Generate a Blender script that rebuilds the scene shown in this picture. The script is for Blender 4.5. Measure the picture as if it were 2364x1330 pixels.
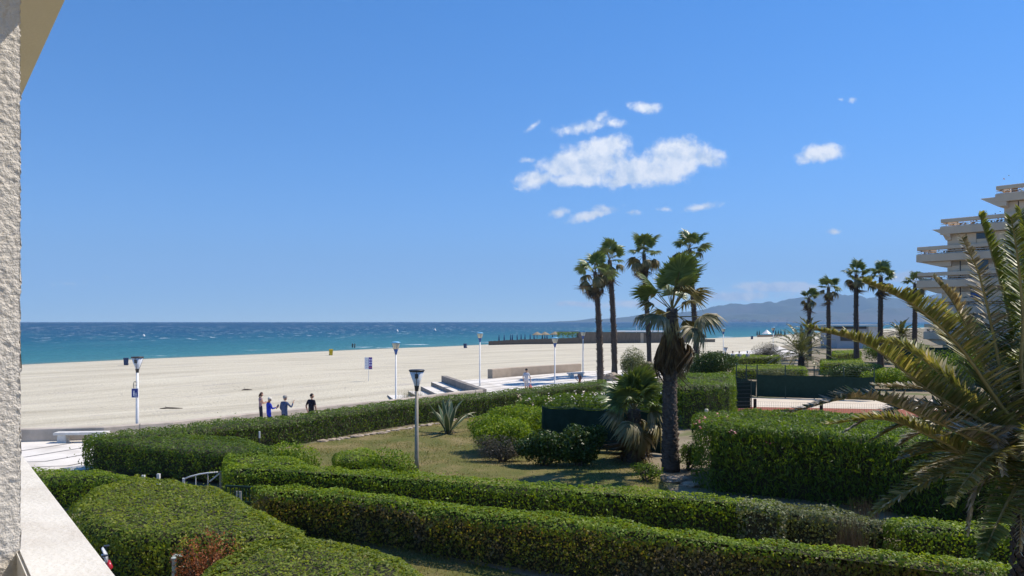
import bpy, bmesh, math, random
import numpy as np
from mathutils import Vector, Matrix, Euler, noise as mnoise

for o in list(bpy.data.objects):
    bpy.data.objects.remove(o)
SC = bpy.context.scene
COL = SC.collection
R = math.radians

# ------------------------------------------------------------------ camera
H = 5.2                                   # eye height above the promenade (first floor balcony)
F, CX, HY = 1776.0, 1182.0, 743.0         # focal length, centre column and horizon row, measured in the photograph
cd = bpy.data.cameras.new('camera'); cam = bpy.data.objects.new('camera', cd); COL.objects.link(cam)
cam.location = (0, 0, H); cam.rotation_euler = (R(90), 0, 0)
cd.sensor_width = 36.0; cd.lens = 36.0*F/2364.0; cd.shift_y = 78.0/2364.0
cd.clip_start = 0.05; cd.clip_end = 60000
SC.camera = cam

# ------------------------------------------------------------------ sun, sky, exposure
SUN_AZ, SUN_EL = R(68), R(56)             # azimuth clockwise from +Y
sd = bpy.data.lights.new('sun', 'SUN'); sun = bpy.data.objects.new('sun', sd); COL.objects.link(sun)
sd.energy = 5.0; sd.angle = R(0.53); sd.color = (1.0, 0.91, 0.79)
SUNV = Vector((math.sin(SUN_AZ)*math.cos(SUN_EL), math.cos(SUN_AZ)*math.cos(SUN_EL), math.sin(SUN_EL)))
sun.rotation_euler = SUNV.to_track_quat('Z', 'Y').to_euler()
sun.location = (60, 20, 90)
vs = SC.view_settings
vs.view_transform = 'Standard'; vs.look = 'None'; vs.exposure = 0.27; vs.gamma = 1.0; vs.use_curve_mapping = False
SC.cycles.use_denoising = True
SC.cycles.max_bounces = 8; SC.cycles.volume_bounces = 0; SC.cycles.transparent_max_bounces = 16

class NT:
    """small helper around a node tree"""
    def __init__(s, tree): s.t = tree; s.n = tree.nodes; s.l = tree.links
    def new(s, typ, **kw):
        nd = s.n.new(typ)
        for k, v in kw.items(): setattr(nd, k, v)
        return nd
    def put(s, sock, v):
        if isinstance(v, bpy.types.NodeSocket): s.l.new(v, sock)
        elif v is not None:
            if sock.type == 'RGBA' and len(v) == 3: v = (*v, 1)
            sock.default_value = v
    def math(s, op, a, b=None, c=None, clamp=False):
        nd = s.new('ShaderNodeMath', operation=op, use_clamp=clamp)
        for i, v in enumerate((a, b, c)):
            if v is not None: s.put(nd.inputs[i], v)
        return nd.outputs[0]
    def vmath(s, op, a, b=None, sc=None):
        nd = s.new('ShaderNodeVectorMath', operation=op)
        s.put(nd.inputs[0], a)
        if b is not None: s.put(nd.inputs[1], b)
        if sc is not None: s.put(nd.inputs['Scale'], sc)
        return nd.outputs[0]
    def mix(s, f, a, b, blend='MIX'):
        nd = s.new('ShaderNodeMix', data_type='RGBA', blend_type=blend)
        s.put(nd.inputs[0], f); s.put(nd.inputs[6], a); s.put(nd.inputs[7], b)
        return nd.outputs[2]
    def noise(s, vec, scale, detail=4, rough=0.55, dim='3D', dist=0.0, out=0):
        nd = s.new('ShaderNodeTexNoise', noise_dimensions=dim)
        if vec is not None: s.l.new(vec, nd.inputs['Vector'])
        nd.inputs['Scale'].default_value = scale; nd.inputs['Detail'].default_value = detail
        nd.inputs['Roughness'].default_value = rough; nd.inputs['Distortion'].default_value = dist
        return nd.outputs[out]
    def ramp(s, fac, stops, interp='LINEAR'):
        nd = s.new('ShaderNodeValToRGB'); s.l.new(fac, nd.inputs[0])
        cr = nd.color_ramp; cr.interpolation = interp
        while len(cr.elements) < len(stops): cr.elements.new(0.5)
        for e, (p, c) in zip(cr.elements, stops):
            e.position = p; e.color = (*c, 1) if hasattr(c, '__len__') else (c, c, c, 1)
        return nd.outputs[0]
    def step(s, v, a, b):
        nd = s.new('ShaderNodeMapRange', interpolation_type='SMOOTHSTEP')
        s.put(nd.inputs[0], v); nd.inputs[1].default_value = a; nd.inputs[2].default_value = b
        return nd.outputs[0]

def build_world():
    w = bpy.data.worlds.new('World'); SC.world = w; w.use_nodes = True
    T = NT(w.node_tree); T.n.clear()
    sky = T.new('ShaderNodeTexSky', sky_type='NISHITA')
    sky.sun_disc = False; sky.sun_elevation = SUN_EL; sky.sun_rotation = SUN_AZ
    sky.altitude = 0; sky.air_density = 1.0; sky.dust_density = 0.0; sky.ozone_density = 3.5
    # clear dry air: the whitest band of the model sky lies below the true horizon
    tg = T.new('ShaderNodeTexCoord'); sg = T.new('ShaderNodeSeparateXYZ'); T.l.new(tg.outputs['Generated'], sg.inputs[0])
    cg = T.new('ShaderNodeCombineXYZ'); T.l.new(sg.outputs[0], cg.inputs[0]); T.l.new(sg.outputs[1], cg.inputs[1])
    T.l.new(T.math('ADD', T.math('MULTIPLY', T.math('MAXIMUM', sg.outputs[2], 0.0), 1.12), .05), cg.inputs[2])
    T.l.new(T.vmath('NORMALIZE', cg.outputs[0]), sky.inputs[0])
    hs = T.new('ShaderNodeHueSaturation'); T.l.new(sky.outputs[0], hs.inputs['Color'])
    hs.inputs['Saturation'].default_value = 1.29; hs.inputs['Value'].default_value = 1.0
    skyc = T.vmath('MULTIPLY', hs.outputs[0], (.93, .93, 1.04))
    # clouds: blobs on the sky sphere, given as (bearing tangent, elevation tangent)
    tc = T.new('ShaderNodeTexCoord'); sep = T.new('ShaderNodeSeparateXYZ'); T.l.new(tc.outputs['Generated'], sep.inputs[0])
    X, Y, Z = sep.outputs
    yy = T.math('MAXIMUM', Y, 0.02)
    u = T.math('DIVIDE', X, yy); v = T.math('DIVIDE', Z, yy)
    cmb = T.new('ShaderNodeCombineXYZ'); T.l.new(u, cmb.inputs[0]); T.l.new(v, cmb.inputs[1])
    uv = cmb.outputs[0]
    wn = T.noise(uv, 22, 5, 0.6, out=1)
    off = T.vmath('SCALE', T.vmath('SUBTRACT', wn, (0.5, 0.5, 0.5)), sc=0.016)
    wuv = T.vmath('ADD', uv, off)
    blobs = [ # px, py, half width, half height, tilt (deg, + = rising to the right), weight
        (1243,412,52,24,14,1.0),(1302,378,70,36,12,1.05),(1370,376,95,52,4,1.25),(1398,337,62,26,8,1.0),
        (1478,396,115,36,2,1.2),(1562,364,78,46,8,1.25),(1622,364,50,26,-8,0.95),(1440,416,95,17,0,1.0),(1335,412,95,20,0,0.95),
        (1350,292,72,17,14,0.72),(1412,284,30,13,0,0.55),(1385,270,20,12,40,0.5),(1490,251,36,14,-6,0.8),(1232,294,24,8,28,0.5),
        (1895,352,58,23,10,1.0),(1290,488,28,11,6,0.66),(1372,494,62,13,16,0.8),(1395,482,40,12,0,0.7),(1462,490,24,6,0,0.5),
        (1535,485,24,6,0,0.45),(1612,480,48,9,10,0.62),(1923,533,18,8,0,0.7),(1938,229,12,6,0,0.5),(1966,230,12,6,0,0.5),
        (1805,662,105,13,-2,1.25),(1690,684,140,15,2,0.85),(1900,700,200,14,0,0.5),(1345,703,95,8,0,0.9),(1455,700,90,8,0,0.75),(2092,640,45,16,0,1.1),
        (1600,690,90,12,0,0.4),(1220,368,22,8,0,0.5),(1195,440,14,5,0,0.45),(160,655,40,7,0,0.3),(240,640,25,6,0,0.28)]
    dens = None
    for (px, py, a, b, rot, wgt) in blobs:
        cu, cv = (px-CX)/F, (HY-py)/F
        m = T.new('ShaderNodeMapping', vector_type='TEXTURE')
        T.l.new(wuv, m.inputs[0])
        m.inputs['Location'].default_value = (cu, cv, 0); m.inputs['Rotation'].default_value = (0, 0, R(rot))
        m.inputs['Scale'].default_value = (a/F, b/F, 1)
        L = T.new('ShaderNodeVectorMath', operation='LENGTH'); T.l.new(m.outputs[0], L.inputs[0])
        e = T.math('MULTIPLY', T.math('SUBTRACT', 1.25, L.outputs['Value']), wgt)
        dens = e if dens is None else T.math('SMOOTH_MAX', dens, e, 0.12)
    n1 = T.noise(uv, 34, 9, 0.62)
    n2 = T.noise(uv, 9, 4, 0.5)
    d = T.math('ADD', dens, T.math('MULTIPLY', T.math('SUBTRACT', n1, 0.5), 1.7))
    d = T.math('ADD', d, T.math('MULTIPLY', T.math('SUBTRACT', n2, 0.5), 0.5))
    d = T.math('ADD', d, T.math('MULTIPLY', T.math('SUBTRACT', T.noise(uv, 110, 6, .6), 0.5), .5))
    al = T.step(d, 0.06, 0.84)
    front = T.math('GREATER_THAN', Y, 0.05)
    al = T.math('MULTIPLY', T.math('MULTIPLY', al, front), 0.96)
    # cloud shading painted in: noise greys it, an offset lookup lights the small relief
    n1b = T.noise(T.vmath('ADD', uv, (0.009, 0.011, 0)), 34, 9, 0.62)
    rel = T.math('MULTIPLY', T.math('SUBTRACT', n1, n1b), 3.2)
    shade = T.math('ADD', T.math('ADD', 0.62, rel), T.math('MULTIPLY', T.math('SUBTRACT', n2, 0.45), 0.8), clamp=True)
    ccol = T.mix(shade, (3.5, 4.35, 5.7), (6.6, 6.7, 6.9))
    out = T.mix(al, skyc, ccol)
    bg = T.new('ShaderNodeBackground'); bg.inputs['Strength'].default_value = 0.14
    T.l.new(out, bg.inputs['Color'])
    wo = T.new('ShaderNodeOutputWorld'); T.l.new(bg.outputs[0], wo.inputs[0])
build_world()

# ------------------------------------------------------------------ measuring helpers
def P(px, py, z=0.0):
    d = F*(H-z)/(py-HY)
    return ((px-CX)*d/F, d, z)
def PD(px, py, d):
    return ((px-CX)*d/F, d, H-(py-HY)*d/F)
def lerp(a, b, t): return a+(b-a)*t
def sstep(a, b, x):
    t = np.clip((np.asarray(x, float)-a)/(b-a), 0, 1); return t*t*(3-2*t)

# ------------------------------------------------------------------ scene helpers
def link(o, parent=None):
    COL.objects.link(o)
    if parent is not None: o.parent = parent
    return o
def tag(o, label, cat, group=None):
    o['label'] = label; o['category'] = cat
    if group: o['group'] = group
    return o
def thing(name, label, cat, loc=(0,0,0), rz=0.0, group=None, sc=1.0):
    o = bpy.data.objects.new(name, None); COL.objects.link(o)
    o.empty_display_size = 0.2
    o.location = loc; o.rotation_euler = (0, 0, rz); o.scale = (sc, sc, sc)
    return tag(o, label, cat, group)
def npmesh(name, V, Q, mats, mi=None, smooth=False):
    """V (n,3); Q (m,4) or (m,3) int array, or list of arrays of both kinds"""
    me = bpy.data.meshes.new(name)
    V = np.asarray(V, np.float32).reshape(-1, 3)
    Qs = Q if isinstance(Q, list) else [Q]
    Qs = [np.asarray(q, np.int32) for q in Qs if len(q)]
    loops = np.concatenate([q.ravel() for q in Qs])
    tot = np.concatenate([np.full(len(q), q.shape[1], np.int32) for q in Qs])
    st = np.concatenate([[0], np.cumsum(tot)[:-1]]).astype(np.int32)
    me.vertices.add(len(V)); me.vertices.foreach_set('co', V.ravel())
    me.loops.add(len(loops)); me.loops.foreach_set('vertex_index', loops)
    me.polygons.add(len(tot)); me.polygons.foreach_set('loop_start', st); me.polygons.foreach_set('loop_total', tot)
    for m in (mats if isinstance(mats, (list, tuple)) else [mats]): me.materials.append(m)
    if mi is not None: me.polygons.foreach_set('material_index', np.asarray(mi, np.int32))
    if smooth: me.polygons.foreach_set('use_smooth', np.ones(len(tot), bool))
    me.update(calc_edges=True)
    return me
def part(name, me, parent=None, loc=None, rot=None, sc=None):
    o = bpy.data.objects.new(name, me); link(o, parent)
    if loc is not None: o.location = loc
    if rot is not None: o.rotation_euler = rot
    if sc is not None: o.scale = sc if hasattr(sc, '__len__') else (sc, sc, sc)
    return o
def struct(name, me):
    o = part(name, me); o['kind'] = 'structure'; return o
def stuff(o): o['kind'] = 'stuff'; return o

class MB:
    """mesh collector (boxes, tubes, lathes, prisms)"""
    def __init__(s): s.v = []; s.f = []; s.m = []
    def add(s, V, Fs, m=0):
        b = len(s.v); s.v += [tuple(p) for p in V]; s.f += [tuple(b+i for i in f) for f in Fs]; s.m += [m]*len(Fs); return s
    def box(s, c, d, m=0, rz=0.0, taper=1.0, M=None):
        x, y, z = (k/2 for k in d); V = []
        for sz in (-1, 1):
            t = taper if sz > 0 else 1.0
            for sx, sy in ((-1,-1),(1,-1),(1,1),(-1,1)): V.append(Vector((sx*x*t, sy*y*t, sz*z)))
        Mx = (M if M is not None else Matrix.Rotation(rz, 4, 'Z'))
        V = [Mx @ p + Vector(c) for p in V]
        return s.add(V, [(3,2,1,0),(4,5,6,7),(0,1,5,4),(1,2,6,5),(2,3,7,6),(3,0,4,7)], m)
    def tube(s, pts, rad, n=8, m=0, cap=True, squash=1.0):
        pts = [Vector(p) for p in pts]
        rad = rad if hasattr(rad, '__len__') else [rad]*len(pts)
        V = []; Fs = []; ref = None
        for i, p in enumerate(pts):
            t = (pts[min(i+1, len(pts)-1)]-pts[max(i-1, 0)]).normalized()
            a = Vector((0,0,1)) if abs(t.z) < 0.9 else Vector((1,0,0))
            x = t.cross(a).normalized() if ref is None else (ref-t*ref.dot(t)).normalized()
            ref = x; y = t.cross(x)
            for k in range(n):
                an = 2*math.pi*k/n; V.append(p+x*math.cos(an)*rad[i]+y*math.sin(an)*rad[i]*squash)
        for i in range(len(pts)-1):
            for k in range(n):
                a, b = i*n+k, i*n+(k+1) % n; Fs.append((a, b, b+n, a+n))
        if cap: Fs += [tuple(range(n-1, -1, -1)), tuple((len(pts)-1)*n+k for k in range(n))]
        return s.add(V, Fs, m)
    def lathe(s, prof, c=(0,0,0), n=16, m=0):
        V = []; Fs = []
        for r, z in prof:
            for k in range(n):
                a = 2*math.pi*k/n; V.append((c[0]+r*math.cos(a), c[1]+r*math.sin(a), c[2]+z))
        for i in range(len(prof)-1):
            for k in range(n):
                a, b = i*n+k, i*n+(k+1) % n; Fs.append((a, b, b+n, a+n))
        return s.add(V, Fs, m)
    def prism(s, poly, z0, z1, m=0):
        n = len(poly)
        if sum(poly[i][0]*poly[(i+1) % n][1]-poly[(i+1) % n][0]*poly[i][1] for i in range(n)) < 0: poly = poly[::-1]
        V = [(p[0], p[1], z0) for p in poly]+[(p[0], p[1], z1) for p in poly]
        Fs = [tuple(range(n-1, -1, -1)), tuple(range(n, 2*n))]+[(i, (i+1) % n, n+(i+1) % n, n+i) for i in range(n)]
        return s.add(V, Fs, m)
    def mesh(s, name, mats, smooth=False):
        me = bpy.data.meshes.new(name); me.from_pydata(s.v, [], s.f)
        for m in (mats if isinstance(mats, (list, tuple)) else [mats]): me.materials.append(m)
        me.polygons.foreach_set('material_index', s.m)
        if smooth: me.polygons.foreach_set('use_smooth', [True]*len(s.f))
        me.update(); return me
    def obj(s, name, mats, parent=None, smooth=False, **kw):
        return part(name, s.mesh(name, mats, smooth), parent, **kw)

# ------------------------------------------------------------------ materials
def newmat(name):
    m = bpy.data.materials.new(name); m.use_nodes = True
    T = NT(m.node_tree); T.n.clear()
    out = T.new('ShaderNodeOutputMaterial'); return m, T, out
def surf(name, c1, c2=None, scale=8.0, rough=0.8, bump=0.0, bscale=None, spec=0.3, metal=0.0, detail=6, c3=None, s3=1.5, stretch=None, bdist=0.02, lo=0.35, hi=0.65):
    m, T, out = newmat(name)
    b = T.new('ShaderNodeBsdfPrincipled'); T.l.new(b.outputs[0], out.inputs[0])
    b.inputs['Roughness'].default_value = rough; b.inputs['Specular IOR Level'].default_value = spec; b.inputs['Metallic'].default_value = metal
    tc = T.new('ShaderNodeTexCoord'); vec = tc.outputs['Object']
    if stretch: vec = T.vmath('MULTIPLY', vec, stretch)
    c2 = c2 or tuple(k*0.82 for k in c1)
    col = T.ramp(T.noise(vec, scale, detail), [(lo, c1), (hi, c2)])
    if c3: col = T.mix(T.step(T.noise(vec, s3, 3), 0.5, 0.68), col, c3)
    T.l.new(col, b.inputs['Base Color'])
    if bump:
        bp = T.new('ShaderNodeBump'); bp.inputs['Strength'].default_value = bump; bp.inputs['Distance'].default_value = bdist
        T.l.new(T.noise(vec, bscale or scale*4, 5), bp.inputs['Height']); T.l.new(bp.outputs[0], b.inputs['Normal'])
    return m
def leafmat(name, cols, trans=0.38, rough=0.5, spec=0.28, patch=None, pscale=0.6, pthr=(0.6, 0.72), tcol=(1.7, 1.65, 0.55)):
    """leaf colours vary from leaf to leaf; optional dry patches with a shape of their own"""
    m, T, out = newmat(name)
    g = T.new('ShaderNodeNewGeometry')
    n = len(cols)
    col = T.ramp(g.outputs['Random Per Island'], [(i/(n-1) if n > 1 else 0, c) for i, c in enumerate(cols)])
    tc = T.new('ShaderNodeTexCoord')
    # patches of newer, yellower and older, darker growth
    col = T.mix(1.0, col, T.ramp(T.noise(tc.outputs['Object'], 1.7, 4, .6), [(.3, (.72,.74,.8)), (.5, (1,1,1)), (.68, (1.45,1.3,.95))]), 'MULTIPLY')
    if patch:
        col = T.mix(T.step(T.noise(tc.outputs['Object'], pscale, 5, 0.65), *pthr), col, patch)
    b = T.new('ShaderNodeBsdfPrincipled'); T.l.new(col, b.inputs['Base Color'])
    b.inputs['Roughness'].default_value = rough; b.inputs['Specular IOR Level'].default_value = spec
    tr = T.new('ShaderNodeBsdfTranslucent'); T.l.new(T.vmath('MULTIPLY', col, tcol), tr.inputs['Color'])
    mx = T.new('ShaderNodeMixShader'); mx.inputs[0].default_value = trans
    T.l.new(b.outputs[0], mx.inputs[1]); T.l.new(tr.outputs[0], mx.inputs[2]); T.l.new(mx.outputs[0], out.inputs[0])
    return m
def plain(name, c, rough=0.6, spec=0.4, metal=0.0): return surf(name, c, tuple(k*0.9 for k in c), 30, rough, 0, None, spec, metal)

M = {}
M['hedge'] = leafmat('hedge_leaf', [(0.073,0.137,0.012),(0.146,0.228,0.019),(0.208,0.293,0.027),(0.114,0.182,0.017),(0.249,0.311,0.036)], patch=(.13,.10,.055), pscale=0.9, pthr=(.64,.74))
M['hedge_dry'] = leafmat('hedge_leaf_dry', [(0.107,0.133,0.018),(0.173,0.200,0.026),(0.215,0.248,0.032),(0.258,0.190,0.065),(0.150,0.114,0.039)], patch=(.16,.13,.10), pscale=0.8, pthr=(.5,.66))
M['hedge_dark'] = leafmat('hedge_leaf_glossy', [(0.039,0.077,0.012),(0.071,0.124,0.016),(0.097,0.155,0.021),(0.123,0.186,0.023)], rough=.5, spec=.28, patch=(.10,.085,.06), pscale=.7, pthr=(.68,.76))
M['bush_dark'] = leafmat('dark_bush_leaf', [(0.023,0.050,0.011),(0.041,0.077,0.014),(0.054,0.095,0.018),(0.072,0.117,0.025)], trans=.2, rough=.42, spec=.35)
M['oleander'] = leafmat('oleander_leaf', [(0.044,0.084,0.012),(0.078,0.133,0.017),(0.103,0.167,0.020),(0.061,0.109,0.013)], trans=.4, tcol=(2.2, 2.1, .7))
M['silver'] = leafmat('silver_leaf', [(.14,.17,.06),(.34,.34,.20),(.10,.14,.04),(.24,.26,.13),(.09,.12,.03)], trans=.25, tcol=(1.2,1.15,.7))
M['greybush'] = leafmat('grey_twig_leaf', [(.10,.09,.07),(.14,.12,.10),(.08,.09,.05)], trans=.15, tcol=(1,1,.8))
M['redleaf'] = leafmat('red_leaf', [(0.286,0.091,0.033),(0.390,0.130,0.039),(0.208,0.078,0.039),(0.325,0.182,0.065)], trans=.3, tcol=(1.2,.9,.6))
M['yellowleaf'] = leafmat('yellow_leaf', [(.30,.30,.04),(.24,.27,.04),(.34,.30,.07)], trans=.3)
M['mound'] = leafmat('mound_leaf', [(0.082,0.136,0.013),(0.153,0.207,0.022),(0.208,0.255,0.031),(0.126,0.176,0.022),(0.235,0.255,0.043)], patch=(.12,.11,.075), pscale=.7, pthr=(.6,.75))
M['twig'] = surf('twig_wood', (.06,.055,.03), (.035,.036,.017), 14, .9, .8, 40)
M['bark'] = surf('bark', (.13,.10,.075), (.07,.055,.042), 6, .9, .9, 22, stretch=(1,1,3))
M['palmtrunk'] = surf('palm_trunk', (.11,.092,.078), (.05,.042,.036), 5, .92, 1.0, 16, stretch=(1,1,4))
M['stub'] = surf('palm_stub', (.12,.088,.066), (.05,.038,.03), 4, .9)
M['fan'] = leafmat('fan_leaf', [(0.084,0.127,0.041),(0.127,0.177,0.058),(0.169,0.228,0.084)], trans=.14, rough=.36, spec=.4)
M['fan_old'] = leafmat('fan_leaf_fading', [(0.106,0.112,0.044),(0.213,0.181,0.094),(0.138,0.138,0.056),(0.325,0.269,0.163)], trans=.18, rough=.5, tcol=(1.1,1.05,.6))
M['fan_dead'] = leafmat('fan_leaf_dead', [(0.111,0.079,0.045),(0.158,0.117,0.066),(0.078,0.054,0.030),(0.186,0.140,0.079)], trans=.12, rough=.7, spec=.2, tcol=(1,.9,.7))
M['petiole'] = surf('petiole', (.20,.17,.07), (.13,.12,.05), 5, .5)
M['date'] = leafmat('date_leaflet', [(0.126,0.147,0.042),(0.182,0.196,0.059),(0.238,0.238,0.077),(0.308,0.273,0.119),(0.154,0.182,0.050),(0.504,0.434,0.294)], trans=.28, rough=.45, spec=.22, tcol=(1.3,1.25,.5))
M['date_green'] = leafmat('date_leaflet_green', [(0.108,0.155,0.038),(0.149,0.196,0.049),(0.196,0.230,0.061),(0.257,0.257,0.095)], trans=.28, rough=.42, spec=.25, tcol=(1.3,1.25,.5))
M['date_dry'] = leafmat('date_leaflet_dry', [(0.244,0.212,0.146),(0.390,0.342,0.244),(0.179,0.155,0.105),(0.617,0.552,0.439),(0.138,0.155,0.065),(0.114,0.138,0.057)], trans=.18, rough=.45, spec=.22, tcol=(1,.95,.7))
M['rachis'] = surf('date_rachis', (.30,.25,.10), (.20,.17,.07), 5, .5)
M['white_paint'] = surf('white_wall_paint', (.66,.645,.60), (.58,.56,.515), 5, .75, .3, 60, c3=(.55,.52,.47), s3=3.0)
M['stucco'] = surf('stucco', (.72,.665,.575), (.65,.60,.52), 40, .9, .5, 160)
M['soffit'] = surf('beige_soffit_paint', (.80,.74,.56), (.77,.71,.53), 4, .85, .1, 90)
M['concrete'] = surf('concrete', (.50,.43,.355), (.40,.345,.28), 2.2, .9, .4, 30, c3=(.34,.29,.235), s3=.6)
M['concrete_step'] = surf('concrete_steps_shaded', (.25,.225,.20), (.19,.17,.15), 2.0, .9, .4, 30)  # shade of the risers and wing wall darkened into the concrete colour
M['tanwall'] = surf('tan_render', (.43,.35,.27), (.37,.30,.23), 1.5, .9, .3, 30)
M['building'] = surf('building_concrete', (.62,.49,.355), (.56,.445,.32), .6, .9, .15, 10, c3=(.43,.37,.295), s3=.25, stretch=(1,1,.35))
M['building2'] = surf('building_panel', (.66,.515,.365), (.60,.47,.33), .6, .9, .15, 10)
M['darkglass'] = surf('window_glass', (.02,.025,.03), (.03,.035,.04), 1, .12, spec=.6)
M['blueblind'] = surf('blue_awning', (.06,.12,.30), (.05,.10,.25), 3, .8)
M['metal_dark'] = surf('dark_metal', (.035,.033,.032), (.05,.047,.045), 12, .45, spec=.5)
M['metal_white'] = surf('white_metal', (.74,.73,.70), (.66,.65,.62), 5, .5, spec=.5)
M['metal_tan'] = surf('tan_metal_pole', (.30,.265,.20), (.25,.22,.165), 5, .55, spec=.5)
M['metal_green'] = surf('green_fence_metal', (.012,.045,.03), (.01,.036,.025), 10, .5, spec=.5)
M['windscreen'] = surf('green_windscreen_mesh', (.012,.035,.025), (.008,.026,.018), 6, .9, .5, 80)
M['lamp_blue'] = surf('lamp_blue_paint', (.05,.12,.33), (.04,.10,.28), 12, .4, spec=.5)
M['lamp_cyan'] = surf('lamp_cap_paint', (.16,.42,.62), (.14,.38,.57), 12, .4, spec=.5)
M['lamp_cream'] = surf('lamp_bowl_plastic', (.60,.55,.40), (.55,.50,.36), 6, .35, spec=.5)
M['wood_grey'] = surf('weathered_wood', (.20,.165,.13), (.12,.10,.08), 1.5, .9, .3, 12, stretch=(6,6,.6))
M['thatch'] = surf('thatch', (.33,.27,.19), (.22,.18,.12), 6, .95, .8, 30)
M['skin'] = surf('skin', (.50,.29,.19), (.46,.26,.17), 6, .55)
M['rock'] = surf('rock', (.42,.35,.27), (.28,.22,.165), 3, .9, 1.0, 9, c3=(.24,.19,.14), s3=2)

# ================================================================== THE SETTING
SEA_Z = -1.8
shore_px = [(50,842),(330,829),(600,818),(860,806),(1000,801.5),(1127,795.5),(1620,782),(1733,778),(1803,773.5)]
SHORE = [(-165,-300),(-128,-60),(-104,60)]+[P(a, b, SEA_Z)[:2] for a, b in shore_px]+[(320,700),(1200,1800),(4000,5000),(14000,10500)]
SH = np.array(SHORE)
def seg_dist(pts, poly, signed=True):
    """distance of points to a polyline, positive on its right (landward) side"""
    pts = np.asarray(pts, float)[:, :2]; best = np.full(len(pts), 1e18); sg = np.ones(len(pts))
    for a, b in zip(poly[:-1], poly[1:]):
        a = np.asarray(a[:2], float); b = np.asarray(b[:2], float); e = b-a; L = e @ e
        t = np.clip(((pts-a) @ e)/L, 0, 1); q = a+t[:, None]*e; dd = ((pts-q)**2).sum(1)
        cr = e[0]*(pts[:, 1]-a[1])-e[1]*(pts[:, 0]-a[0])
        k = dd < best; best[k] = dd[k]; sg[k] = np.where(cr[k] < 0, 1, -1)
    return np.sqrt(best)*(sg if signed else 1)
def sand_z(x, y):
    p = np.stack([np.atleast_1d(x), np.atleast_1d(y)], 1).astype(float)
    t = seg_dist(p, SHORE)
    zi = -1.1+0.95*sstep(58, 82, p[:, 1])
    z = np.where(t > 0, SEA_Z+(zi-SEA_Z)*(1-np.exp(-t/32.0)), SEA_Z+t*0.03)
    z = z+0.025*np.sin(p[:, 0]*.31+p[:, 1]*.17)*np.sin(p[:, 1]*.23)*np.clip(t/20, 0, 1)
    return np.maximum(z, -6)
def on_sand(px, py):
    z = -1.0
    for _ in range(12):
        q = P(px, py, z); z = float(sand_z(q[0], q[1])[0])
    return P(px, py, z)

# ---- sand material
def sand_material():
    m, T, out = newmat('beach_sand')
    b = T.new('ShaderNodeBsdfPrincipled'); T.l.new(b.outputs[0], out.inputs[0])
    b.inputs['Roughness'].default_value = .95; b.inputs['Specular IOR Level'].default_value = .1
    tc = T.new('ShaderNodeTexCoord'); v = tc.outputs['Object']
    rot = T.new('ShaderNodeMapping'); rot.inputs['Rotation'].default_value = (0, 0, R(-42)); T.l.new(v, rot.inputs[0])
    vs_ = T.vmath('MULTIPLY', rot.outputs[0], (.05, .35, 1))
    c = T.ramp(T.noise(vs_, 1.0, 7, .62), [(.3, (.40,.36,.27)), (.5, (.52,.475,.365)), (.72, (.585,.54,.42))])
    c = T.mix(T.step(T.noise(vs_, 2.6, 6, .6), .55, .72), c, (.42,.38,.325))
    c = T.mix(T.math('MULTIPLY', T.step(T.noise(v, 14, 4, .7), .5, .8), .35), c, (.40,.355,.29))
    # lines of dry weed and litter, and disturbed patches
    c = T.mix(T.math('MULTIPLY', T.step(T.noise(T.vmath('MULTIPLY', rot.outputs[0], (.35, 2.2, 1)), 1.0, 6, .75), .66, .74), .55), c, (.26,.22,.165))
    c = T.mix(T.math('MULTIPLY', T.step(T.noise(v, 1.1, 5, .7), .58, .72), .35), c, (.37,.325,.255))
    at = T.new('ShaderNodeAttribute'); at.attribute_name = 'inland'
    wet = T.step(at.outputs['Fac'], 5.0, 0.3)
    c = T.mix(wet, c, (.20,.17,.13))
    T.l.new(c, b.inputs['Base Color'])
    vo = T.new('ShaderNodeTexVoronoi'); T.l.new(v, vo.inputs['Vector']); vo.inputs['Scale'].default_value = 1.5
    foot = T.math('MULTIPLY', T.step(vo.outputs['Distance'], .26, .10), T.step(T.noise(v, .22, 4, .6), .5, .58))
    hgt = T.math('SUBTRACT', T.math('MULTIPLY', T.noise(v, 2.3, 5, .6), .7), T.math('MULTIPLY', foot, .5))
    hgt = T.math('ADD', hgt, T.math('MULTIPLY', T.noise(v, 9, 3, .6), .35))
    bp = T.new('ShaderNodeBump'); bp.inputs['Strength'].default_value = .8; bp.inputs['Distance'].default_value = .15
    T.l.new(hgt, bp.inputs['Height']); T.l.new(bp.outputs[0], b.inputs['Normal'])
    return m
M['sand'] = sand_material()
def beach():
    ny = np.concatenate([np.linspace(-40, 30, 12), np.linspace(33, 150, 120), np.geomspace(152, 5000, 90)])
    vv = []; A = []
    nu = 140
    for y in ny:
        # one row from the sea bed to well inland
        k = np.interp(y, SH[:, 1], SH[:, 0])
        far = 60+0.25*abs(y)
        xs = k+np.concatenate([np.linspace(-60, 30, 70), 30+np.linspace(1, far, nu-70)])
        vv.append(np.stack([xs, np.full(nu, y)], 1))
    g = np.concatenate(vv); z = sand_z(g[:, 0], g[:, 1])
    n = len(ny); idx = np.arange(n*nu).reshape(n, nu)
    Q = np.stack([idx[:-1, :-1], idx[:-1, 1:], idx[1:, 1:], idx[1:, :-1]], -1).reshape(-1, 4)
    me = npmesh('beach', np.column_stack([g, z]), Q, M['sand'], smooth=True)
    a = me.attributes.new('inland', 'FLOAT', 'POINT'); a.data.foreach_set('value', seg_dist(g, SHORE).astype(np.float32))
    struct('beach', me)
beach()

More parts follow.
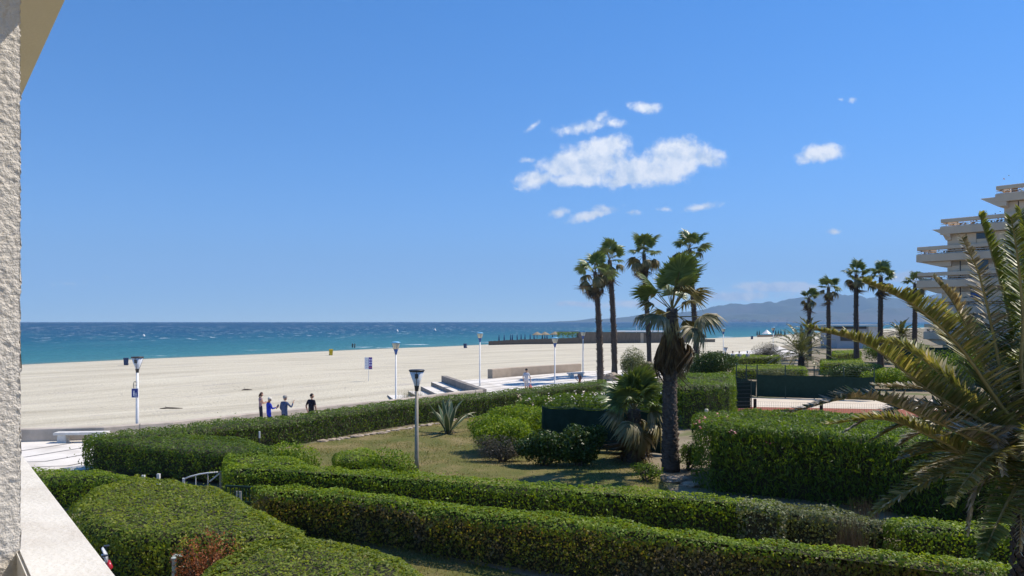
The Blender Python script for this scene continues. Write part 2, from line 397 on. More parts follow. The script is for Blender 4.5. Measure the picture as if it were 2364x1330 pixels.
# ---- sea
def sea_material():
    m, T, out = newmat('sea_water')
    b = T.new('ShaderNodeBsdfPrincipled'); T.l.new(b.outputs[0], out.inputs[0])
    at = T.new('ShaderNodeAttribute'); at.attribute_name = 'offshore'; d = at.outputs['Fac']
    tc = T.new('ShaderNodeTexCoord'); v = tc.outputs['Object']
    sw = T.vmath('MULTIPLY', v, (.004, .0012, 1))
    dn = T.math('MULTIPLY', d, T.math('ADD', .55, T.math('MULTIPLY', T.noise(sw, 3.0, 5), .9)))
    ld = T.math('LOGARITHM', T.math('MAXIMUM', dn, 1.0), 10.0)
    c = T.ramp(T.math('DIVIDE', ld, 4.2), [(.0, (.13,.18,.15)), (.18, (.05,.17,.18)), (.40, (.028,.135,.16)), (.50, (.014,.095,.14)), (.62, (.008,.060,.12)), (.8, (.006,.042,.10)), (1, (.006,.032,.088))])
    # wind streaks
    st = T.noise(T.vmath('MULTIPLY', v, (.035, .010, 1)), 1.0, 8, .68)
    c = T.mix(T.math('MULTIPLY', T.step(st, .45, .70), .4), c, (.045,.16,.19))
    # white caps and breakers
    cap1 = T.step(T.noise(T.vmath('MULTIPLY', v, (.22, .06, 1)), 1.0, 5, .72), .605, .65)
    cap2 = T.step(T.noise(T.vmath('MULTIPLY', v, (.05, .010, 1)), 1.0, 5, .74), .612, .665)
    cap = T.math('MULTIPLY', T.math('MAXIMUM', T.math('MULTIPLY', cap1, T.step(d, 1500, 500)), T.math('MULTIPLY', cap2, T.step(d, 300, 900))), T.step(d, 60, 200))
    br = T.math('MULTIPLY', T.step(T.noise(T.vmath('MULTIPLY', v, (.05, .05, 1)), 1.0, 4, .6), .60, .66), T.math('MULTIPLY', T.step(d, 3.0, 6.0), T.step(d, 26, 12)))
    foam = T.math('MAXIMUM', T.math('MULTIPLY', cap, .85), br)
    c = T.mix(foam, c, (.82,.84,.84))
    T.l.new(c, b.inputs['Base Color'])
    b.inputs['Roughness'].default_value = .42; b.inputs['Specular IOR Level'].default_value = .12; b.inputs['IOR'].default_value = 1.33
    hn = T.math('ADD', T.noise(T.vmath('MULTIPLY', v, (.5, .22, 1)), 1.0, 4, .6), T.math('MULTIPLY', T.noise(T.vmath('MULTIPLY', v, (.06, .02, 1)), 1.0, 3, .6), 3.0))
    bp = T.new('ShaderNodeBump'); bp.inputs['Strength'].default_value = .7; bp.inputs['Distance'].default_value = 1.0
    T.l.new(hn, bp.inputs['Height']); T.l.new(bp.outputs[0], b.inputs['Normal'])
    return m
M['sea'] = sea_material()
def sea():
    an = np.radians(np.linspace(-100, 62, 170)); rr = np.concatenate([np.linspace(50, 700, 90), np.geomspace(720, 19000, 50)])
    A, RR = np.meshgrid(an, rr); x = RR*np.sin(A); y = RR*np.cos(A)
    V = np.column_stack([x.ravel(), y.ravel(), np.full(x.size, SEA_Z)])
    n, k = x.shape; idx = np.arange(n*k).reshape(n, k)
    Q = np.stack([idx[:-1, :-1], idx[1:, :-1], idx[1:, 1:], idx[:-1, 1:]], -1).reshape(-1, 4)[:, ::-1]
    dist = -seg_dist(V, SHORE)
    keep = (dist[Q] > -45).any(1)
    used = np.unique(Q[keep]); remap = np.full(len(V), -1); remap[used] = np.arange(len(used))
    me = npmesh('sea', V[used], remap[Q[keep]], M['sea'])
    a = me.attributes.new('offshore', 'FLOAT', 'POINT'); a.data.foreach_set('value', np.maximum(dist[used], 0).astype(np.float32))
    struct('sea', me)
sea()

# ---- hills across the bay
M['hills'] = surf('hill_scrub', (.085,.095,.055), (.05,.065,.035), .0012, .95, 0, None, .1, c3=(.13,.105,.075), s3=.0006)
def hills(name, prof, D, depth, seed, rough):
    pxs = np.linspace(prof[0][0], prof[-1][0], 260); nd = 26
    ys = np.interp(pxs, [p[0] for p in prof], [p[1] for p in prof])
    V = []
    for j in range(nd):
        t = j/(nd-1); dd = D+depth*t
        f = math.sin(min(t/.55, 1)*math.pi/2)**1.2 if t < .55 else math.cos((t-.55)/.45*math.pi/2)
        for px, yy in zip(pxs, ys):
            x = (px-CX)*(D+depth*.55)/F; hh = max((HY-yy)*(D+depth*.55)/F, 0)
            nz = mnoise.fractal(Vector((x*.0011+seed, dd*.0011, seed)), .9, 2.1, 6)
            V.append((x, dd, SEA_Z-2+f*hh*(1+rough*nz*(1-0.75*math.exp(-((t-.55)/.12)**2)))+f*hh*.05*nz))
    n = len(pxs); idx = np.arange(nd*n).reshape(nd, n)
    Q = np.stack([idx[:-1, :-1], idx[:-1, 1:], idx[1:, 1:], idx[1:, :-1]], -1).reshape(-1, 4)
    struct(name, npmesh(name, V, Q, M['hills'], smooth=True))
hills('hills', [(1230,744),(1290,741),(1330,739),(1368,734),(1385,737),(1420,734),(1450,730),(1500,722),(1560,720),(1620,716),(1655,704),(1688,698),(1722,702),(1760,702),(1800,697),(1845,692),(1870,687),(1892,686),(1925,692),(1965,690),(2012,685),(2050,690),(2090,688),(2130,686),(2180,678),(2260,672),(2400,664),(2600,668),(2900,690)], 14500, 2600, 3.1, .5)
hills('foothills', [(1560,744),(1620,739),(1680,728),(1730,722),(1780,724),(1840,717),(1900,714),(1960,719),(2030,712),(2100,716),(2200,708),(2400,712),(2700,720),(2900,735)], 12200, 1700, 8.7, .6)
def town():
    rng = random.Random(5); mb = MB()
    for _ in range(90):
        px = rng.gauss(1712, 26) if rng.random() < .7 else rng.uniform(1650, 2050); d = rng.uniform(12150, 12420)
        x = (px-CX)*d/F; z = rng.uniform(0, 34)
        mb.box((x, d, z), (rng.uniform(18, 60), 20, rng.uniform(10, 26)), rng.choice((0, 0, 1)))
    o = mb.obj('distant_town', [surf('town_walls', (.62,.50,.42), (.5,.4,.33), .01, .9), surf('town_roofs', (.42,.22,.14), (.36,.2,.13), .01, .9)])
    stuff(o); tag(o, 'pale far-off town at the foot of the hazy hills across the bay', 'town')
town()

# ---- haze (air between here and the hills)
def haze():
    m, T, out = newmat('haze_air')
    pv = T.new('ShaderNodeVolumePrincipled'); pv.inputs['Color'].default_value = (.42, .68, 1.0, 1)
    pv.inputs['Density'].default_value = 6.5e-5; pv.inputs['Anisotropy'].default_value = 0.0
    T.l.new(pv.outputs[0], out.inputs['Volume'])
    mb = MB(); mb.box((0, 0, 0), (46000, 46000, 1600))
    o = mb.obj('haze', m, loc=(0, 0, 792)); stuff(o)
    o['label'] = 'thin blue sea haze in the air over the bay'; o['category'] = 'haze'
haze()

# ---- ground, lawn, promenade
WALL_PX = [(-120,996),(46,991),(240,986),(400,974),(560,957),(780,935),(913,923),(1000,912),(1060,905),(1115,900)]
WALL_H = .56
WALL = [P(a, b, WALL_H)[:2] for a, b in WALL_PX]
EDGE = [(-62,-120),(-52,-40),(-40,10)]+WALL+[(-4.3,60),(-6.1,66.5)]+[P(a, b)[:2] for a, b in [(1072,877.6),(1135,874),(1342,857.5),(1436,855),(1560,838),(1690,815),(1800,800)]]+[(90,230),(170,360),(420,760),(1300,1800),(4200,5000),(9000,7600)]
M['ground'] = surf('dry_soil', (.27,.22,.15), (.19,.155,.10), .8, .95, .6, 6, c3=(.12,.13,.05), s3=.35)
def sheet(name, poly, z, mat):
    bm = bmesh.new(); f = bm.faces.new([bm.verts.new((x, y, z)) for x, y in poly])
    bmesh.ops.triangulate(bm, faces=[f]); bmesh.ops.recalc_face_normals(bm, faces=bm.faces)
    if sum(ff.normal.z for ff in bm.faces) < 0: bmesh.ops.reverse_faces(bm, faces=bm.faces)
    me = bpy.data.meshes.new(name); bm.to_mesh(me); bm.free(); me.materials.append(mat); return me
struct('ground', sheet('ground', EDGE+[(14000,7000),(14000,-600),(-62,-600)], 0.0, M['ground']))

def grass_material():
    m, T, out = newmat('dry_lawn')
    b = T.new('ShaderNodeBsdfPrincipled'); T.l.new(b.outputs[0], out.inputs[0]); b.inputs['Roughness'].default_value = .95; b.inputs['Specular IOR Level'].default_value = .1
    tc = T.new('ShaderNodeTexCoord'); v = tc.outputs['Object']
    c = T.ramp(T.noise(v, .55, 7, .62), [(.30, (.085,.105,.028)), (.47, (.14,.135,.045)), (.60, (.21,.17,.075)), (.75, (.28,.225,.12))])
    c = T.mix(T.math('MULTIPLY', T.step(T.noise(v, 9, 5, .65), .45, .7), .5), c, (.10,.115,.035))
    T.l.new(c, b.inputs['Base Color'])
    bp = T.new('ShaderNodeBump'); bp.inputs['Strength'].default_value = .8; bp.inputs['Distance'].default_value = .05
    T.l.new(T.noise(v, 18, 4, .7), bp.inputs['Height']); T.l.new(bp.outputs[0], b.inputs['Normal'])
    return m
M['lawn'] = grass_material()
LAWN = [P(a, b)[:2] for a, b in [(560,1075),(640,1040),(832,1002),(960,982),(1100,957),(1250,935),(1420,960),(1520,1100),(1560,1150),(1400,1230),(1000,1190),(700,1140)]]
struct('lawn', sheet('lawn', LAWN, .004, M['lawn']))
LAWN2 = [P(a, b)[:2] for a, b in [(480,1190),(640,1160),(760,1185),(1040,1290),(1400,1370),(2400,1560),(1700,1750),(700,1500)]]
struct('lawn_path', sheet('lawn_path', LAWN2, .004, M['lawn']))
def blades():
    rng = np.random.default_rng(4); allV = []
    for poly, n in ((LAWN, 52000), (LAWN2, 22000)):
        pa = np.array(poly); lo, hi = pa.min(0), pa.max(0)
        p = lo+rng.random((n*3, 2))*(hi-lo); p = p[inside(p, poly)][:n]
        k = np.array([mnoise.noise(Vector((x*.5, y*.5, 3.3))) for x, y in p]); p = p[k > rng.normal(-.05, .25, len(p))]
        m = len(p); a = rng.random(m)*6.283; h = rng.uniform(.025, .075, m); w = .012
        t = np.stack([np.cos(a), np.sin(a)], 1); lean = rng.normal(0, .03, (m, 2))
        z0 = np.full((m, 1), .003)
        allV.append(np.stack([np.hstack([p-t*w, z0]), np.hstack([p+t*w, z0]), np.hstack([p+lean, h[:, None]])], 1).reshape(-1, 3))
    V = np.concatenate(allV); Fq = np.arange(len(V)).reshape(-1, 3)
    o = part('grass', npmesh('grass', V, Fq, leafmat('grass_blade', [(.08,.11,.025),(.14,.15,.045),(.24,.20,.09),(.30,.24,.13)], trans=.3)))
    stuff(o); tag(o, 'short dry green and straw coloured grass of the clipped lawn', 'grass')
def inside(pts, poly):
    x, y = pts[:, 0], pts[:, 1]; c = np.zeros(len(pts), bool); n = len(poly)
    for i in range(n):
        x1, y1 = poly[i][:2]; x2, y2 = poly[(i+1) % n][:2]
        if y1 == y2: continue
        k = ((y1 > y) != (y2 > y)) & (x < (x2-x1)*(y-y1)/(y2-y1)+x1); c ^= k
    return c
blades()

PAVE_IN = [(-30,-20),(-22,12),P(60,1090)[:2],P(200,1085)[:2],P(420,1040)[:2],P(560,1024)[:2],P(760,1000)[:2],P(900,980)[:2],P(1060,950)[:2],P(1160,930)[:2],P(1290,912)[:2],P(1420,892)[:2],P(1500,880)[:2],P(1600,860)[:2],P(1740,835)[:2],P(1850,820)[:2]]
PAVE_OUT = [(-62,-20),(-40,10)]+WALL+[(-4.3,60),(-6.1,66.5)]+[P(a, b)[:2] for a, b in [(1072,877.6),(1135,874),(1342,857.5),(1436,855),(1560,838),(1690,815),(1800,800)]]
M['paving'] = surf('pale_paving', (.72,.675,.60), (.64,.60,.53), 1.1, .85, .2, 40, c3=(.52,.475,.405), s3=.35)
M['band'] = surf('dark_paving_band', (.20,.185,.17), (.15,.14,.13), 3, .85)
prom = struct('promenade', sheet('promenade', PAVE_IN+PAVE_OUT[::-1], .008, M['paving']))
def bands():
    # dark strips laid lengthwise, following the line of the inner edge
    L = [Vector(p) for p in PAVE_IN[1:]]
    fine = []
    for a, b in zip(L[:-1], L[1:]):
        k = max(int((b-a).length/1.5), 1); fine += [a+(b-a)*i/k for i in range(k)]
    fine.append(L[-1]); poly = PAVE_IN+PAVE_OUT[::-1]
    for off in (1.3, 2.9, 4.5, 6.1, 7.7, 9.3, 11.0, 13.0):
        run = []
        for i, p in enumerate(fine):
            t = (fine[min(i+2, len(fine)-1)]-fine[max(i-2, 0)]).normalized(); nrm = Vector((-t.y, t.x)); q = p+nrm*off
            run.append((q, nrm, bool(inside(np.array([[q.x, q.y]]), poly)[0])))
        i = 0
        while i < len(run):
            if not run[i][2]: i += 1; continue
            j = i
            while j+1 < len(run) and run[j+1][2] and j-i < 14: j += 1
            if j > i:
                V = []; Fs = []
                for q, nrm, _ in run[i:j+1]: V += [(*(q-nrm*.07), .012), (*(q+nrm*.07), .012)]
                for k in range(j-i): Fs.append((2*k, 2*k+2, 2*k+3, 2*k+1))
                me = bpy.data.meshes.new('paving_band'); me.from_pydata(V, [], Fs); me.materials.append(M['band']); part('paving_band', me, prom)
            i = j+1
bands()

# ---- sports court behind the oleanders
COURT = [P(a, b)[:2] for a, b in [(1700,918),(2110,930),(2330,990),(1720,962)]]
struct('court', sheet('court', [P(a, b)[:2] for a, b in [(1640,918),(2250,924),(2700,956),(1640,938)]], .005, surf('court_sand', (.62,.54,.42), (.56,.48,.37), .8, .95)))
struct('court_border', sheet('court_border', [P(a, b)[:2] for a, b in [(1640,938.3),(2700,956.5),(2800,1000),(1640,975)]], .005, surf('red_court_clay', (.28,.09,.05), (.23,.075,.042), .8, .9)))

# ================================================================== OUR OWN BUILDING (balcony)
def balcony():
    dirv = Vector((-.771, 1, 0)).normalized(); nrm = Vector((dirv.y, -dirv.x, 0)) # outward, seaward
    k = math.cos(math.atan(.771))                                             # x-intercept -> perpendicular distance
    PZ, SZ, FZ = H-.55, H+.94, H-1.6
    out_, inn = .429*k, .235*k
    root = thing('apartment_building', 'cream apartment building with parapet, stucco dividing wall and overhanging slab around the viewer', 'building', (0, 0, 0))
    def W(a, o, z): v = dirv*a+nrm*o; return Vector((v.x, v.y, z))
    def bar(name, a0, a1, o0, o1, z0, z1, mat, bev=.006):
        bm = bmesh.new(); vs_ = [bm.verts.new(W(a, o, z)) for z in (z0, z1) for a, o in ((a0, o0), (a1, o0), (a1, o1), (a0, o1))]
        for f in ((0,1,2,3),(7,6,5,4),(0,4,5,1),(1,5,6,2),(2,6,7,3),(3,7,4,0)): bm.faces.new([vs_[i] for i in f])
        bmesh.ops.recalc_face_normals(bm, faces=bm.faces)
        if bev: bmesh.ops.bevel(bm, geom=list(bm.edges), offset=bev, segments=2, affect='EDGES')
        me = bpy.data.meshes.new(name); bm.to_mesh(me); bm.free(); me.materials.append(mat); return part(name, me, root)
    bar('parapet', -6, 9, inn, out_, FZ-.02, PZ, M['white_paint'])
    bar('floor_slab', -6, 9, -1.9, out_-.02, FZ-.28, FZ-.022, M['white_paint'])
    bar('ceiling_slab', -6, 9, -1.9, out_, SZ, SZ+.3, M['soffit'])
    bar('upper_parapet', -6, 9, inn, out_-.003, SZ+.302, SZ+1.1, M['white_paint'])
    bar('facade', -6, 9, -2.2, -1.902, -.2, SZ+3.2, M['stucco'], 0)
    bar('lower_wall', -6, 9, -1.9, -.6, -.2, FZ-.282, M['stucco'], 0)
    # dividing wall that ends against the parapet: rough render as real relief
    E = Vector(PD(46.5, HY, 1.86)); wd = Vector((-.60, -.80, 0)).normalized(); wn = Vector((.80, -.60, 0)).normalized()
    nu, nv, step = 56, 820, .003
    V = []; rng = np.random.default_rng(2)
    for j in range(nv+1):
        z = FZ+(SZ-FZ)*j/nv
        for i in range(nu+1):
            s = i*step if i < nu else 1.6
            p = E+wd*s; q = Vector((p.x*1.0, p.y, z))
            h = .5+.5*mnoise.noise(q*82); h2 = .5+.5*mnoise.noise(q*190+Vector((7, 3, 1)))
            rel = .0026*min(max((h-.32)*2.4, 0), 1)+.0012*h2
            ed = 0.0
            if i == 0: ed = .004*mnoise.noise(Vector((3, 9, z*90)))+.003*mnoise.noise(Vector((5, 2, z*30)))
            p = p+wn*rel+wd*(-ed); V.append((p.x, p.y, z))
    idx = np.arange((nu+1)*(nv+1)).reshape(nv+1, nu+1)
    Q = np.stack([idx[:-1, :-1], idx[:-1, 1:], idx[1:, 1:], idx[1:, :-1]], -1).reshape(-1, 4)[:, ::-1]
    # end face and back
    b = len(V); e0 = E+wd*0.0-wn*.16; e1 = E+wd*1.6-wn*.16
    V += [(e0.x, e0.y, FZ), (e0.x, e0.y, SZ), (e1.x, e1.y, FZ), (e1.x, e1.y, SZ)]
    ends = [(idx[j, 0], idx[j+1, 0], b+1 if j >= nv//2 else b) for j in range(nv)]
    tri = np.array(ends+[(b, idx[nv//2, 0], b+1)]); 
    me = npmesh('dividing_wall', V, [Q, tri, np.array([(b, b+1, b+3, b+2)])], M['stucco'], smooth=False)
    part('dividing_wall', me, root)
balcony()

# ================================================================== PLANTS
def leaves(p, n, L, W, spread, rng, up=0.35, fold=.15):
    """one rhombic leaf per point p, normals n; returns verts (4m,3) and quads"""
    m = len(p); sz = rng.uniform(.5, 1.45, m)[:, None]; L = L*sz*rng.uniform(.85, 1.15, m)[:, None]; W = W*sz
    nn = n+spread*rng.normal(0, 1, (m, 3)); nn /= np.linalg.norm(nn, axis=1)[:, None]+1e-9
    t = rng.normal(0, 1, (m, 3))+n*.5; t[:, 2] += up
    t -= nn*(t*nn).sum(1)[:, None]; t /= np.linalg.norm(t, axis=1)[:, None]+1e-9
    b = np.cross(nn, t)
    V = np.stack([p-t*L*.5, p+b*W*.5+nn*W*fold, p+t*L*.5, p-b*W*.5+nn*W*fold], 1).reshape(-1, 3)
    return V, np.arange(4*m).reshape(m, 4)
def wob(x, y, s): return .5*np.sin(x*1.3*s+y*.7*s+1.1)+.3*np.sin(x*3.1*s-y*2.3*s)+.2*np.sin(y*5.3*s+x*2.1*s+.5)
def ccw(poly):
    a = sum(poly[i][0]*poly[(i+1) % len(poly)][1]-poly[(i+1) % len(poly)][0]*poly[i][1] for i in range(len(poly)))
    return poly if a > 0 else poly[::-1]
def bdist(pts, poly): return seg_dist(pts, list(poly)+[poly[0]], signed=False)
def inset(poly, d):
    n = len(poly); out = []
    for i in range(n):
        a, b, c = (np.array(poly[(i+k) % n][:2]) for k in (-1, 0, 1))
        e1 = (b-a)/(np.linalg.norm(b-a)+1e-9); e2 = (c-b)/(np.linalg.norm(c-b)+1e-9)
        nn = np.array([-(e1[1]+e2[1]), e1[0]+e2[0]]); l = np.linalg.norm(nn); nn = nn/l if l > 1e-6 else np.array([-e1[1], e1[0]])
        k = max(nn @ np.array([-e1[1], e1[0]]), .5); out.append(tuple(b+nn*d/k))
    return out
def hedge(name, label, cat, poly, h, mat, leaf=(.066, .036), dens=650, rnd=.22, wav=.05, seed=0, group=None, hfun=None, extra=None, lift=.0, back=.6, spread=.62, up=.35, core=.32, deep=.2, side=None):
    poly = ccw([tuple(p[:2]) for p in poly]); rng = np.random.default_rng(seed)
    pa = np.array(poly); lo, hi = pa.min(0), pa.max(0); area = .5*abs(sum(poly[i][0]*poly[(i+1) % len(poly)][1]-poly[(i+1) % len(poly)][0]*poly[i][1] for i in range(len(poly))))
    cen = pa.mean(0)
    root = thing(name, label, cat, (cen[0], cen[1], 0), group=group)
    def top(q):
        hh = h if hfun is None else h*hfun(q[:, 0], q[:, 1])
        return hh+wav*wob(q[:, 0], q[:, 1], 1.0)+.045*wob(q[:, 0], q[:, 1], 5.0)
    n = int(area*dens); q = lo+rng.random((int(n*(np.prod(hi-lo)/area)*1.1)+10, 2))*(hi-lo); q = q[inside(q, poly)][:n]; q = q[bdist(q, poly) > rnd*.8]
    d = bdist(q, poly); t = np.clip(1-d/rnd, 0, 1); z = top(q)-rnd*(1-np.sqrt(1-t*t*.98))
    # outward direction near the rim
    eps = .02; gx = (bdist(q+[eps, 0], poly)-d)/eps; gy = (bdist(q+[0, eps], poly)-d)/eps
    nrm = np.stack([-gx*t, -gy*t, np.sqrt(1.0001-np.clip(t*t*.9, 0, 1))], 1)
    stray = (rng.random(len(q)) < .03)*rng.exponential(.06, len(q))
    pts = [np.column_stack([q, z-rng.exponential(.045, len(q))+.01+stray])]; nr = [nrm]
    for i in range(len(poly)):
        a = np.array(poly[i]); b = np.array(poly[(i+1) % len(poly)]); e = b-a; L = np.linalg.norm(e)
        if L < 1e-3: continue
        on = np.array([e[1], -e[0]])/L
        vis = ((a+b)/2) @ on < 0                       # faces the camera side
        mr = int(L*rnd*1.6*dens*1.25); s = rng.random(mr); th = rng.random(mr)*1.57; qr = a+s[:, None]*e-on*(rnd*(1-np.sin(th)))[:, None]; k_ = inside(qr, poly) | (th > 1.3); qr = qr[k_]; th = th[k_]
        zr = top(qr)-rnd*(1-np.cos(th))-rng.exponential(.03, len(qr)); pts.append(np.column_stack([qr, zr])); nr.append(np.column_stack([on[0]*np.sin(th), on[1]*np.sin(th), np.cos(th)+.05]))
        m = int(L*h*dens*(1.15 if vis else back*.6)); s = rng.random(m); qq = a+s[:, None]*e
        ht = top(qq)-rnd*.8
        lowfade = rng.random(m)**.85; zz = lift+.03+(ht-lift-.03)*lowfade
        bulge = .07*wob(qq[:, 0]*1.7+zz*2, qq[:, 1]*1.7, 1.4)+.06*wob(qq[:, 0]*1.1+zz*1.3, qq[:, 1]-zz*1.7, 6.0)
        dep = bulge-rng.exponential(deep, m)
        qq = qq+on*dep[:, None]
        pts.append(np.column_stack([qq, zz])); nr.append(np.column_stack([np.tile(on, (m, 1)), np.full(m, -.05)]))
    p = np.concatenate(pts); nn = np.concatenate(nr); nn /= np.linalg.norm(nn, axis=1)[:, None]
    V, Q = leaves(p, nn, leaf[0], leaf[1], np.where(nn[:, 2:3] > .6, spread*.62, spread), rng, up)
    V = V-np.array([cen[0], cen[1], 0])
    if side is None: stuff(part('foliage', npmesh('foliage', V, Q, mat), root))
    else:
        tp = p[:, 2] > top(p[:, :2])-.16+rng.normal(0, .06, len(p)); Vr = V.reshape(-1, 4, 3)
        for nm, kk, mt in (('foliage', tp, mat), ('side_foliage', ~tp, side)):
            vv = Vr[kk].reshape(-1, 3); stuff(part(nm, npmesh(nm, vv, np.arange(len(vv)).reshape(-1, 4), mt), root))
    # woody inside: dense twigs
    ins = inset(poly, core); k = []
    for i in range(len(ins)):
        a = np.array(ins[i]); b = np.array(ins[(i+1) % len(ins)]); c = max(int(np.linalg.norm(b-a)/.8), 1); k += [a+(b-a)*j/c for j in range(c)]
    k = np.array(k); tz = top(k)-.26; m = len(k)
    in2 = np.array(inset([tuple(r) for r in k], .12)); tz2 = top(in2)-.12
    c2 = k-cen; c3 = in2-cen
    VV = np.concatenate([np.column_stack([c2, np.full(m, max(lift, .0))]), np.column_stack([c2, tz]), np.column_stack([c3, tz2])])
    bm = bmesh.new(); vs_ = [bm.verts.new(v) for v in VV]
    for i in range(m):
        j = (i+1) % m
        bm.faces.new((vs_[i], vs_[j], vs_[m+j], vs_[m+i])); bm.faces.new((vs_[m+i], vs_[m+j], vs_[2*m+j], vs_[2*m+i]))
    # top as a fine grid of its own so it follows domed beds
    f = bm.faces.new([vs_[2*m+i] for i in range(m)])
    if hfun is None: bmesh.ops.triangulate(bm, faces=[f])
    else:
        r = bmesh.ops.poke(bm, faces=[f]); 
        for v in r['verts']:
            q0 = np.array([[v.co.x+cen[0], v.co.y+cen[1]]]); v.co.z = float(top(q0)[0])-.1
    me = bpy.data.meshes.new('inner_twigs'); bm.to_mesh(me); bm.free(); me.materials.append(M['twig']); part('inner_twigs', me, root)
    if extra: extra(root, cen, rng)
    return root
def pxpoly(pts, z): return [P(a, b, z) for a, b in pts]

def flowers(root, cen, pts, mat, seed, size=.05, name='blossom'):
    """small clusters of open flowers"""
    rng = np.random.default_rng(seed); V = []; Fs = []
    for (x, y, z) in pts:
        for _ in range(rng.integers(3, 8)):
            c = np.array([x-cen[0], y-cen[1], z])+rng.normal(0, .07, 3); a0 = rng.random()*6.28; tilt = rng.normal(0, .4, 2); b = len(V); V.append(c)
            for k in range(10):
                a = a0+k*math.pi/5; r = size*(1 if k % 2 else .45); V.append(c+np.array([math.cos(a)*r, math.sin(a)*r, r*(tilt[0]*math.cos(a)+tilt[1]*math.sin(a))+.01]))
            Fs += [(b, b+1+k, b+1+(k+1) % 10) for k in range(10)]
    stuff(part(name, npmesh(name, V, np.array(Fs), mat), root))

# ---- long clipped hedges
Hh = 1.13
fr_far = [(578,1119),(700,1120),(863,1133),(952,1144),(1085,1161),(1233,1176),(1400,1193),(1560,1215),(1754,1236),(1949,1254),(2161,1277),(2344,1298),(2520,1322)]
fr_near = [(2520,1372),(2320,1330),(2161,1302),(1984,1280),(1807,1263),(1560,1240),(1400,1222),(1203,1198),(1035,1178),(878,1153),(700,1138),(592,1134)]
hedge('clipped_hedge', 'long clipped hedge with dry brown twiggy side, beside the dry grass path', 'hedge', pxpoly(fr_far+fr_near, Hh), Hh, M['hedge'], seed=1, dens=720, side=M['hedge_dry'], group='clipped hedges of the garden')
h2 = 1.06
mid_far = [(513,1062),(560,1068),(700,1071),(850,1078),(960,1086),(1080,1099),(1283,1111),(1460,1119),(1560,1132),(1680,1144),(1752,1152),(1800,1157)]
mid_near = [(1800,1173),(1735,1166),(1560,1147),(1334,1133),(1080,1117),(950,1106),(800,1094),(660,1086),(513,1082)]
hedge('clipped_hedge', 'clipped hedge running between the lawn and the brown-sided hedge', 'hedge', pxpoly(mid_far+mid_near, h2), h2, M['hedge'], seed=2, dens=560, group='clipped hedges of the garden')
hedge('clipped_hedge', 'short bright green clipped hedge below the big date palm, beyond the reedy gap', 'hedge', pxpoly([(2040,1186),(2150,1189),(2260,1198),(2351,1206),(2520,1225),(2520,1252),(2351,1228),(2200,1217),(2040,1208)], 1.05), 1.05, M['hedge'], seed=3, dens=620, group='clipped hedges of the garden')
hedge('clipped_hedge', 'pale silvery variegated stretch of hedge beside the grey-green low hedge', 'hedge', pxpoly([(1705,1147),(1752,1151),(1812,1157),(1816,1176),(1752,1170),(1700,1164)], 1.09), 1.09, M['silver'], seed=4, dens=420, wav=.06, core=.2)
hedge('lavender_hedge', 'grey-green lavender-like low hedge between silvery leaves and dry reeds', 'hedge', pxpoly([(1780,1154),(1880,1162),(1966,1174),(2075,1190),(2080,1212),(1960,1203),(1880,1192),(1780,1174)], 1.0), 1.0, leafmat('lavender_leaf', [(.12,.145,.065),(.17,.185,.085),(.09,.12,.045),(.14,.15,.05)], trans=.3, patch=(.09,.12,.035), pscale=.9, pthr=(.5,.6)), seed=5, dens=640, wav=.1)
# triangular hedge by the promenade
hp = 1.16
pr_far = [(190,1004),(300,991),(400,979),(500,968),(679,955),(832,932),(960,918),(1100,906.5),(1275,888),(1400,875)]
pr_near = [(1400,884),(1275,897),(1100,915),(960,928),(832,945),(679,967),(590,978),(500,985),(430,996),(300,1010)]
hedge('clipped_hedge', 'long glossy clipped hedge along the promenade behind the lawn', 'hedge', pxpoly(pr_far+pr_near+[(205,1014)], hp), hp, M['hedge_dark'], leaf=(.075,.045), seed=6, dens=330, group='clipped hedges of the garden')
hedge('clipped_hedge', 'dark clipped hedge arm from the promenade corner to the garden gate', 'hedge', pxpoly([(193,1010),(300,1012),(430,998),(560,1010),(640,1030),(640,1046),(517,1040),(440,1036),(352,1029),(260,1022),(196,1018)], hp), hp, M['hedge_dark'], leaf=(.07,.042), seed=7, dens=420, lift=.12)
hedge('clipped_hedge', 'broad low block of clipped hedge beside the white garden gate', 'hedge', pxpoly([(517,1042),(600,1040),(700,1060),(720,1071),(620,1070),(514,1064)], 1.08), 1.08, M['hedge'], leaf=(.065,.038), seed=8, dens=480)
# left side beds
hedge('clipped_hedge', 'small clipped hedge by the promenade, next to the white balcony parapet', 'hedge', pxpoly([(60,1077),(77,1077),(154,1080),(220,1084),(300,1092),(292,1101),(200,1102),(95,1098),(40,1096)], .95), .95, M['hedge'], seed=9, dens=620)
m1 = [(150,1160),(200,1128),(297,1096),(360,1097),(421,1104),(517,1118),(572,1146),(640,1182),(712,1222),(700,1236),(560,1240),(407,1232),(270,1230),(182,1210)]
hedge('domed_shrub_bed', 'broad domed clipped shrub bed with a wide mottled top', 'shrub', pxpoly(m1, 1.12), 1.12, M['mound'], seed=10, dens=720, rnd=.35, wav=.05)
m2 = [(415,1345),(455,1308),(500,1274),(560,1246),(640,1232),(705,1231),(789,1240),(878,1261),(952,1287),(1000,1320),(1030,1375),(960,1480),(700,1560),(480,1500)]
hedge('domed_shrub_bed', 'domed clipped shrub bed wrapping round the red-leaved bush, beside the grass path', 'shrub', pxpoly(m2, 1.14), 1.14, M['mound'], seed=11, dens=760, rnd=.35, wav=.04)
